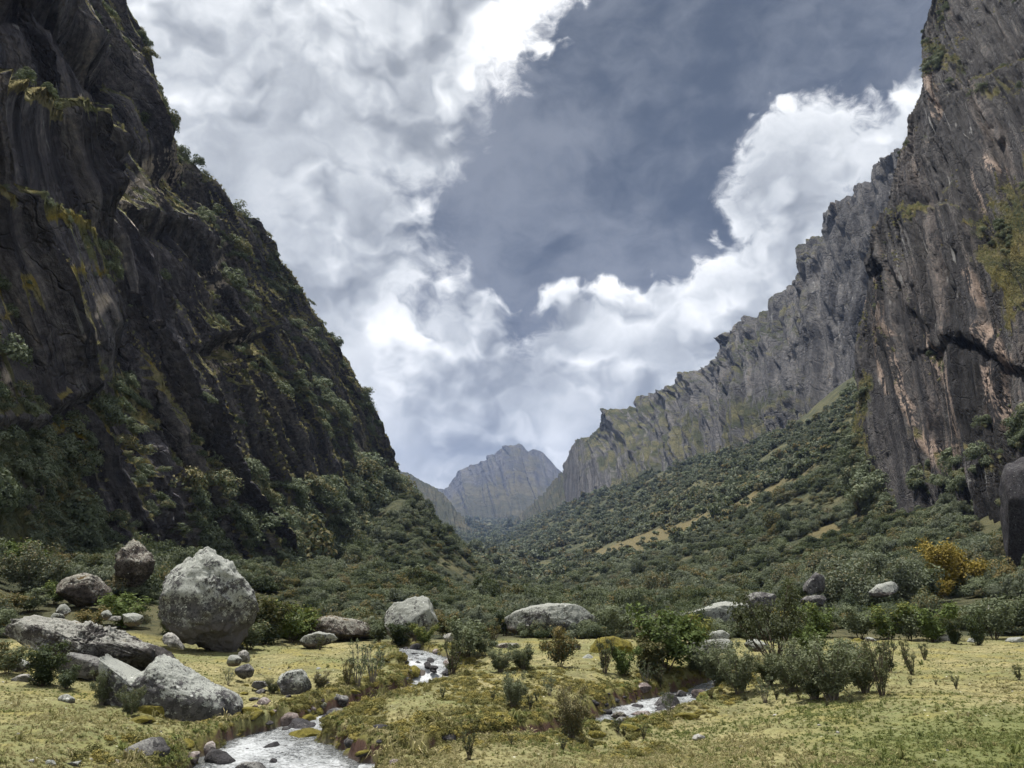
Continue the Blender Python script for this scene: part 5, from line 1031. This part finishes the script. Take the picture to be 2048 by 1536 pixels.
boulder([(1976,1222),(1982,1206),(1996,1202),(2008,1212),(2000,1226)], 'white', 'white boulder glimpsed among the shrubs at the right', Y=60, depth=.8, seed=89, sub=4)
boulder([(1934,1286),(1940,1276),(1952,1278),(1956,1288)], 'pale', 'pale stone between two dark clumps on the far right grass', depth=.9, seed=90, sub=3, name='stone', cat='stone')
boulder([(2012,1284),(2020,1276),(2044,1274),(2052,1284),(2030,1288)], 'pale', 'low pale rock at the right edge of the meadow', depth=.9, seed=91, sub=4)
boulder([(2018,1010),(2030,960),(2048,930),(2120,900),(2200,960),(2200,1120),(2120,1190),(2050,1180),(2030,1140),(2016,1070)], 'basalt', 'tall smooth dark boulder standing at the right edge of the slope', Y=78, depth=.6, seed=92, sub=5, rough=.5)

# stones along the streams and over the turf
STONES = [rock_shape(3, 500 + i, .16, 10) for i in range(8)]
def stone_mesh(i, mat):
    p, f = STONES[i]; h = (p[:, 2] - p[:, 2].min()) / np.ptp(p[:, 2]); return mesh_np('stone', p, f, RM[mat], attrs={'high': h})
_sm = {(i, m): stone_mesh(i, m) for i in range(8) for m in ('slope', 'pink', 'dark', 'mossy', 'pale', 'white')}
def put_stone(x, Y, s, mat, label, group, rg, zoff=0.0, z=None):
    z = float(height(np.array([x]), np.array([Y]), False)[0]) if z is None else z
    o = link(bpy.data.objects.new('stone', _sm[(int(rg.integers(8)), mat)])); o.location = (x, Y, z + zoff * s); o.scale = (s * rg.uniform(.8, 1.4), s * rg.uniform(.8, 1.2), s * rg.uniform(.5, .85)); o.rotation_euler = (rg.normal(0, .25), rg.normal(0, .25), rg.uniform(0, 6.28))
    setp(o, label, 'stone', group)
def bank_stones():
    rg = np.random.default_rng(91)
    for L, n, tag_, s0, s1 in ((STREAM_A, 150, 'main stream', 0, len(STREAM_A) - 3), (STREAM_B, 75, 'side stream', 0, len(STREAM_B) - 2)):
        for _ in range(n):
            t = rg.uniform(s0, s1 - .01); i = int(t); f = t - i; c = L[i] * (1 - f) + L[i + 1] * f; d = L[i + 1][:2] - L[i][:2]; d /= np.linalg.norm(d); e = c[3] * (1 + .25 * abs(rg.normal())) * rg.choice([-1, 1]) if rg.random() < .75 else c[3] * rg.uniform(-.8, .8)
            x, Y = c[0] - d[1] * e, c[1] + d[0] * e; s = rg.lognormal(math.log(.15), .5); wet = abs(e) < c[3]
            k = rg.random(); mat, wd = ('dark', 'dark wet') if (wet or k < .3) else ('pink', 'pinkish') if k < .5 else ('mossy', 'mossy') if k < .78 else ('slope', 'grey')
            put_stone(x, Y, min(s, .42), mat, '%s stone among others along the %s' % (wd, tag_), '%s stones along the %s' % (wd, tag_), rg, .1, None if not wet else c[2] - .05)
    # gravelly corner between the lichened boulder and the stream
    for _ in range(42):
        px, py = rg.uniform(480, 700), rg.uniform(1335, 1425); x, Y, z = hit(px, py); put_stone(x, Y, rg.lognormal(math.log(.09), .45), rg.choice(['slope', 'pale', 'pink', 'mossy']), 'loose stone in the stony patch left of the stream', 'loose stones left of the stream', rg, .05, z)
    for _ in range(26):
        px, py = rg.choice([rg.uniform(0, 330), rg.uniform(1300, 2048)]), rg.uniform(1300, 1520); x, Y, z = hit(px, py); put_stone(x, Y, rg.uniform(.025, .06), 'white', 'tiny white stone lying in the short grass', 'tiny white stones in the grass', rg, .2, z)
    for _ in range(46):
        px = rg.uniform(60, 760) if rg.random() < .55 else rg.uniform(1380, 1760); py = rg.uniform(1225, 1300); x, Y, z = hit(px, py)
        if Y > 50: continue
        put_stone(x, Y, rg.lognormal(math.log(.24), .45), rg.choice(['pale', 'slope', 'pale', 'mossy']), 'weathered stone half buried where the grass meets the shrubs', 'stones where grass meets shrubs', rg, .1, z)
bank_stones()
# ------------------------------------------------------------------ shrubs of the meadow, with stems and foliage
def tube(path, r0, r1, sides=5):
    path = np.array(path); n = len(path); co = []; t = np.gradient(path, axis=0); t /= np.linalg.norm(t, axis=1, keepdims=True) + 1e-9
    for i in range(n):
        u = np.cross(t[i], [0.31, 0.9, 0.2]); u /= np.linalg.norm(u); v = np.cross(t[i], u); r = r0 + (r1 - r0) * i / (n - 1)
        for k in range(sides): a = 6.2832 * k / sides; co.append(path[i] + (u * math.cos(a) + v * math.sin(a)) * r)
    f = [(i * sides + k, i * sides + (k + 1) % sides, (i + 1) * sides + (k + 1) % sides, (i + 1) * sides + k) for i in range(n - 1) for k in range(sides)]
    return np.array(co), np.array(f)
def shrub_proto(kind, seed):
    """unit-height shrub: returns (foliage mesh, [stem meshes])"""
    rg = np.random.default_rng(seed)
    K = dict(leafy=dict(st=5, spread=.55, tw=9, fol=M_GREEN, bark=M_DBARK, leaf=.036, per=52, lo=.25, clump=.080, up=.5),
             olive=dict(st=5, spread=.50, tw=9, fol=M_THICK, bark=M_DBARK, leaf=.034, per=52, lo=.20, clump=.080, up=.5),
             wispy=dict(st=15, spread=.50, tw=9, fol=M_WISP, bark=M_BARK, leaf=.021, per=34, lo=.15, clump=.042, up=1.2),
             leggy=dict(st=16, spread=.52, tw=8, fol=M_OLIVE, bark=M_DBARK, leaf=.021, per=24, lo=.48, clump=.050, up=1.0),
             sparse=dict(st=9, spread=.40, tw=5, fol=M_THICK, bark=M_BARK, leaf=.028, per=9, lo=.35, clump=.030, up=1.3),
             dark=dict(st=7, spread=.38, tw=9, fol=M_DARK, bark=M_DBARK, leaf=.032, per=44, lo=.08, clump=.065, up=.9),
             spiky=dict(st=11, spread=.30, tw=3, fol=M_OLIVE, bark=M_DBARK, leaf=.024, per=26, lo=.12, clump=.030, up=2.2),
             yellow=dict(st=6, spread=.55, tw=16, fol=M_YELLOW, bark=M_DBARK, leaf=.026, per=60, lo=.3, clump=.075, up=.5),
             grey=dict(st=7, spread=.58, tw=15, fol=M_GREY, bark=M_BARK, leaf=.024, per=65, lo=.10, clump=.075, up=.5))[kind]
    stems = []; lp = []; ln = []
    for i in range(K['st']):
        a = 6.283 * (i + rg.random()) / K['st']; d = np.array([math.cos(a), math.sin(a), 0]); h = rg.uniform(.55, 1.0) if i else 1.0; sp = K['spread'] * rg.uniform(.35, 1.05); bend = rg.uniform(.8, 1.6)
        t = np.linspace(0, 1, 8)[:, None]; path = d * (.03 + sp * t ** bend) + np.array([0, 0, 1]) * h * t + np.cumsum(rg.normal(0, .012, (8, 3)), 0)
        path[0, 2] = -.04; co, f = tube(path, .013, .004); cs, fs = [co], [f]; off = len(co)
        for j in range(K['tw']):
            s = rg.uniform(K['lo'], .98); k = s * 7; b = path[int(k)] * (1 - k % 1) + path[min(7, int(k) + 1)] * (k % 1)
            dv = rg.normal(size=3); dv[2] = abs(dv[2]) * K['up'] + .25; dv[:2] += d[:2] * .6; dv /= np.linalg.norm(dv); L = rg.uniform(.07, .20) * (1.15 - .5 * s)
            tw = np.array([b, b + dv * L * .5 + rg.normal(0, .01, 3), b + dv * L]); c2, f2 = tube(tw, .005, .002, 3); cs.append(c2); fs.append(f2 + off); off += len(c2)
            m = int(K['per'] * 1.5); u = rg.random((m, 1)); q = b + dv * L * (.25 + .85 * u) + rg.normal(0, 1, (m, 3)) * K['clump'] * np.array([1, 1, .75]); lp.append(q); nv = rg.normal(size=(m, 3)) * .8 + np.array([0, 0, .7]) + (q - b) * 6; ln.append(nv / np.linalg.norm(nv, axis=1, keepdims=True))
        stems.append(mesh_np('stem', np.concatenate(cs), np.concatenate(fs), K['bark']))
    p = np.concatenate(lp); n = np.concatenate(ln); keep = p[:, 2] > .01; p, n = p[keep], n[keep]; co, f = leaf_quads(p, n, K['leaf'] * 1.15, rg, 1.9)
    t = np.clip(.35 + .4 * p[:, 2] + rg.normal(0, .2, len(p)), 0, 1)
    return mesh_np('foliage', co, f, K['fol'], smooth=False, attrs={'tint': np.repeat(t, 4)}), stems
M_WISP = foliage_material('wispy leaves', (.080,.095,.052), (.155,.175,.105), (.17,.14,.07), .10)
M_OLIVE = foliage_material('dull olive leaves', (.050,.060,.032), (.115,.125,.065), (.14,.11,.04), .12)
PROTO = {}
def shrub(kind, px, py, hpx, label, wide=1.0, cat='shrub', Y=None, group=None, variants=2, name='shrub'):
    v = R_.randrange(variants); key = (kind, v)
    if key not in PROTO: PROTO[key] = shrub_proto(kind, 700 + 13 * len(PROTO))
    fol, stems = PROTO[key]
    if Y is None: x, Y, z = hit(px, py)
    else: x = float(P(px, py, Y)[0]); z = float(height(np.array([x]), np.array([Y]), False)[0])
    hpx *= 1.12; top = float(P(px, py - hpx, Y)[2]); bot = float(P(px, py, Y)[2]); h = top - bot
    e = link(bpy.data.objects.new(name, None)); e.location = (x, Y, z); e.scale = (h * wide, h * wide, h); e.rotation_euler[2] = R_.uniform(0, 6.28); e.empty_display_size = .2
    setp(e, label, cat, group)
    link(bpy.data.objects.new('foliage', fol), e)
    for s in stems: link(bpy.data.objects.new('stem', s), e)
    return e
S = shrub
S('leggy', 1556, 1334, 150, 'tall dark leggy tree-like shrub with bare ascending stems', .85, 'tree', name='shrub_tree')
S('leafy', 1330, 1345, 112, 'big rounded bright green shrub above the side stream', 1.15)
S('dark', 1300, 1352, 70, 'dark low growth at the left foot of the big green shrub', 1.2)
S('dark', 1270, 1262, 52, 'dark spiky evergreen behind the big green shrub', .9)
S('leafy', 1395, 1290, 52, 'green shrub peeping out right of the big green shrub', 1.3)
S('olive', 1225, 1278, 56, 'green shrub at the right end of the domed boulder', 1.2)
S('olive', 1120, 1336, 74, 'leafy shrub standing left of the bright cracked rock', .9)
S('olive', 935, 1318, 70, 'broad shrub above the right side of the cascade', 1.2); S('spiky', 905, 1350, 84, 'slim dark upright shrub beside the cascade', .9); S('olive', 968, 1312, 42, 'small shrub right of the broad cascade shrub', 1.1)
S('sparse', 716, 1374, 88, 'thin open shrub with bare twigs on the left mound', .75); S('sparse', 745, 1366, 70, 'second bare-twigged shrub on the left mound, leaning right', 1.1); S('spiky', 694, 1372, 56, 'short dark stalks left of the bare-twigged shrubs', .8)
S('dark', 530, 1290, 88, 'dark green shrub hugging the right side of the largest boulder', 1.2); S('leafy', 580, 1286, 70, 'green shrub between the largest boulder and rusty mound', 1.2); S('olive', 497, 1300, 60, 'low dark shrub under the right edge of the largest boulder', 1.2)
S('dark', 350, 1282, 66, 'dark scrub against the lower left of the largest boulder', 1.1); S('leafy', 372, 1272, 50, 'light green sprig in front of the largest boulder', .8); S('wispy', 338, 1268, 40, 'wispy scrub left of the largest boulder foot', 1.3)
S('dark', 800, 1292, 44, 'dark shrub at the foot of the tall pale boulder', 1.5); S('leafy', 848, 1290, 36, 'green shrub at the right foot of the tall pale boulder', 1.2); S('olive', 890, 1276, 44, 'shrub just right of the tall pale boulder', 1.2); S('olive', 758, 1286, 50, 'shrub filling the gap left of the tall pale boulder', 1.2)
S('wispy', 1160, 1266, 56, 'bare grey-twigged shrub in front of the domed boulder', 1.4); S('dark', 1118, 1266, 58, 'dark shrub growing against the middle of the domed boulder', .9); S('olive', 1010, 1272, 50, 'shrub at the left end of the domed boulder', 1.1); S('spiky', 985, 1290, 46, 'dark stalky shrub left of the domed boulder', 1.2)
S('wispy', 1142, 1480, 96, 'grey-green wispy shrub in the gap of the central mound', .85); S('wispy', 1026, 1416, 66, 'olive wispy shrub on the central mound', .95); S('sparse', 1100, 1392, 46, 'sparse stalks on top of the central mound', .9); S('spiky', 938, 1520, 70, 'slender dark shrub at the foot of the central mound', .75)
S('wispy', 1000, 1345, 46, 'feathery shrub row behind the central mound, left plant', 1.3); S('wispy', 1045, 1342, 50, 'feathery shrub row behind the central mound, right plant', 1.3); S('spiky', 1210, 1346, 80, 'dark upright shrub left of the rounded green bush', .8); S('leafy', 1248, 1352, 52, 'small rounded yellow-green bush on the central grass', 1.0)
S('spiky', 1320, 1376, 52, 'stalky dark plant on the mossy overhang', .9); S('sparse', 1292, 1370, 44, 'twiggy plant beside the mossy overhang', .9)
S('wispy', 1438, 1376, 84, 'wispy grey-green shrub right of the mossy overhang', 1.2); S('olive', 1400, 1350, 46, 'low green shrub in front of the broken pale rock', 1.3); S('wispy', 1480, 1390, 90, 'tall wispy shrub in front of the leggy tree', 1.0)
S('wispy', 1585, 1384, 96, 'dense wispy shrub at the foot of the leggy tree', 1.1); S('wispy', 1665, 1400, 112, 'largest grey-green wispy shrub of the open cluster', 1.2); S('wispy', 1730, 1388, 96, 'wispy shrub on the right side of the open cluster', 1.0); S('leafy', 1625, 1330, 66, 'fresh green shrub behind the wispy cluster', 1.0)
S('wispy', 1630, 1400, 80, 'wispy shrub in the middle of the open cluster', 1.1); S('olive', 1700, 1350, 62, 'olive shrub behind the right side of the cluster', 1.2); S('spiky', 1765, 1392, 110, 'dark brownish upright shrub closing the cluster', .7); S('wispy', 1540, 1372, 58, 'thin shrub under the leggy tree', 1.2)
S('sparse', 1530, 1406, 52, 'withered twiggy shrub in front of the wispy cluster', 1.1); S('spiky', 1780, 1345, 74, 'dark slim shrub at the back right of the cluster', .9); S('spiky', 1824, 1350, 50, 'lone small dark bush on the right grass', .9); S('spiky', 1812, 1326, 52, 'dark stalk behind the lone small bush', .6)
S('spiky', 1850, 1320, 36, 'little dark tuft right of the lone bush', .9); S('spiky', 1822, 1372, 18, 'tiny dark tuft below the lone bush', .9); S('spiky', 1872, 1370, 12, 'tiny seedling on the right meadow', 1.0); S('dark', 1912, 1288, 50, 'dark drooping clump at the back of the right meadow', .9); S('dark', 1958, 1290, 60, 'second dark clump with white-edged rock beside it', .8)
S('leafy', 1868, 1284, 66, 'bright green shrub at the edge of the right meadow', 1.2); S('leafy', 1780, 1280, 62, 'green shrub in the hedge behind the wispy cluster', 1.3); S('olive', 1820, 1282, 56, 'olive shrub in the hedge between two bright shrubs', 1.2); S('olive', 1720, 1278, 58, 'olive shrub left in the hedge behind the cluster', 1.2)
S('leafy', 1640, 1276, 60, 'light green shrub in the hedge above the wispy cluster', 1.2); S('olive', 1990, 1278, 64, 'olive shrub in the thicket by the right edge', 1.3); S('olive', 2035, 1268, 70, 'shrub at the right edge behind the meadow', 1.3)
S('yellow', 1905, 1150, 92, 'bright golden yellow tree on the slope below the streaked wall', .95, 'tree', Y=84, name='tree'); S('yellow', 1872, 1160, 40, 'small golden shrub at the foot of the yellow tree', 1.2, Y=80); S('grey', 1700, 1196, 108, 'large rounded silver-grey tree left of the yellow tree', 1.1, 'tree', Y=72, name='tree')
S('grey', 1770, 1180, 100, 'grey tree between the silver-grey tree and the yellow tree', 1.1, 'tree', Y=76, name='tree'); S('olive', 1840, 1170, 80, 'dark olive tree under the streaked wall', 1.2, 'tree', Y=80, name='tree'); S('yellow', 1560, 1222, 40, 'ochre shrub behind the grey boulder', 1.0, Y=58)
S('grey', 60, 1200, 90, 'grey-green tree at the left edge of the thicket', 1.1, 'tree', Y=56, name='tree'); S('leafy', 40, 1130, 66, 'fresh green tree at the far left below the wall', 1.3, 'tree', Y=64, name='tree'); S('leafy', 250, 1216, 60, 'green shrub between the mossy boulder and largest boulder', 1.5, Y=47); S('olive', 180, 1236, 50, 'bushy scrub behind the row of stones', 1.3, Y=42)
S('dark', 90, 1330, 74, 'dark green shrub under the left part of the long rock ledge', 1.2, Y=25.5); S('olive', 140, 1335, 44, 'low scrub below the long rock ledge', 1.2, Y=25.2); S('wispy', 205, 1395, 66, 'brown-green scrub against the left end of the saddle-backed boulder', .8, Y=22.8); S('wispy', 262, 1418, 58, 'blue-green shrub in front of the saddle-backed boulder', .9, Y=21.6)
S('olive', 20, 1310, 60, 'scrub at the left edge above the orange moss', 1.2, Y=27); S('wispy', 150, 1252, 44, 'twiggy scrub above the long rock ledge', 1.3, Y=33); S('sparse', 352, 1312, 40, 'twisted little shrub at the tip of the long ledge', 1.2, Y=29); S('sparse', 456, 1370, 30, 'small sapling on the green slope above the saddle-backed boulder', .9)
S('wispy', 640, 1380, 34, 'low scrub right of the rounded lichened boulder', 1.2); S('wispy', 545, 1388, 30, 'olive scrub left of the rounded lichened boulder', 1.2)
S('sparse', 1340, 1452, 58, 'bleached dead twigs caught on the brown rock', .7, Y=24)
S('olive', 60, 1218, 44, 'low scrub in front of the left-edge tree', 1.5, Y=49); S('leafy', 110, 1206, 40, 'green scrub right of the left-edge tree', 1.4, Y=52); S('olive', 10, 1226, 46, 'scrub at the very left edge of the thicket', 1.4, Y=46)
# small stalky seedlings dotted over the turf
rg_ = np.random.default_rng(95)
for px, py in [(1060,1420),(1075,1405),(1130,1500),(1250,1470),(1290,1478),(1180,1500),(1420,1400),(1495,1402),(1550,1400),(1500,1360),(960,1480),(1020,1490),(1050,1395),(1240,1465),(1575,1392),(1600,1400),(880,1400),(990,1400),(1650,1415),(1700,1410),(2040,1360),(1915,1378),(640,1300),(760,1330)]:
    S('spiky', px + rg_.uniform(-6, 6), py, rg_.uniform(16, 34), 'small brown-green stalky seedling rising from the short grass', rg_.uniform(.7, 1.2), 'seedling', group='stalky seedlings in the grass', name='seedling')
# moss cushions
for i, (px, py, w, h, lab) in enumerate([(312,1432,44,24,'golden moss cushion at the foot of the saddle-backed boulder'),(280,1446,26,14,'small golden moss patch before the big cushion'),(14,1340,24,14,'orange moss cushion at the left edge'),(1254,1462,26,14,'olive moss mound at the side stream bend'),
        (1372,1440,30,14,'yellow moss cushion on the right bank of the side stream'),(1188,1476,26,16,'dark green moss mound by the wispy shrub'),(700,1388,22,10,'yellow-green moss at the foot of twiggy shrubs'),(500,1430,26,16,'mossy bank hump right of the saddle-backed boulder'),(1000,1438,20,14,'rusty moss lump on the central mound')]):
    boulder([(px - w, py), (px - w * .8, py - h * .6), (px - w * .3, py - h), (px + w * .3, py - h * .95), (px + w * .85, py - h * .5), (px + w, py), (px, py + h * .3)], 'mossy', lab, depth=.9, seed=600 + i, sub=4, name='moss_cushion', cat='moss')
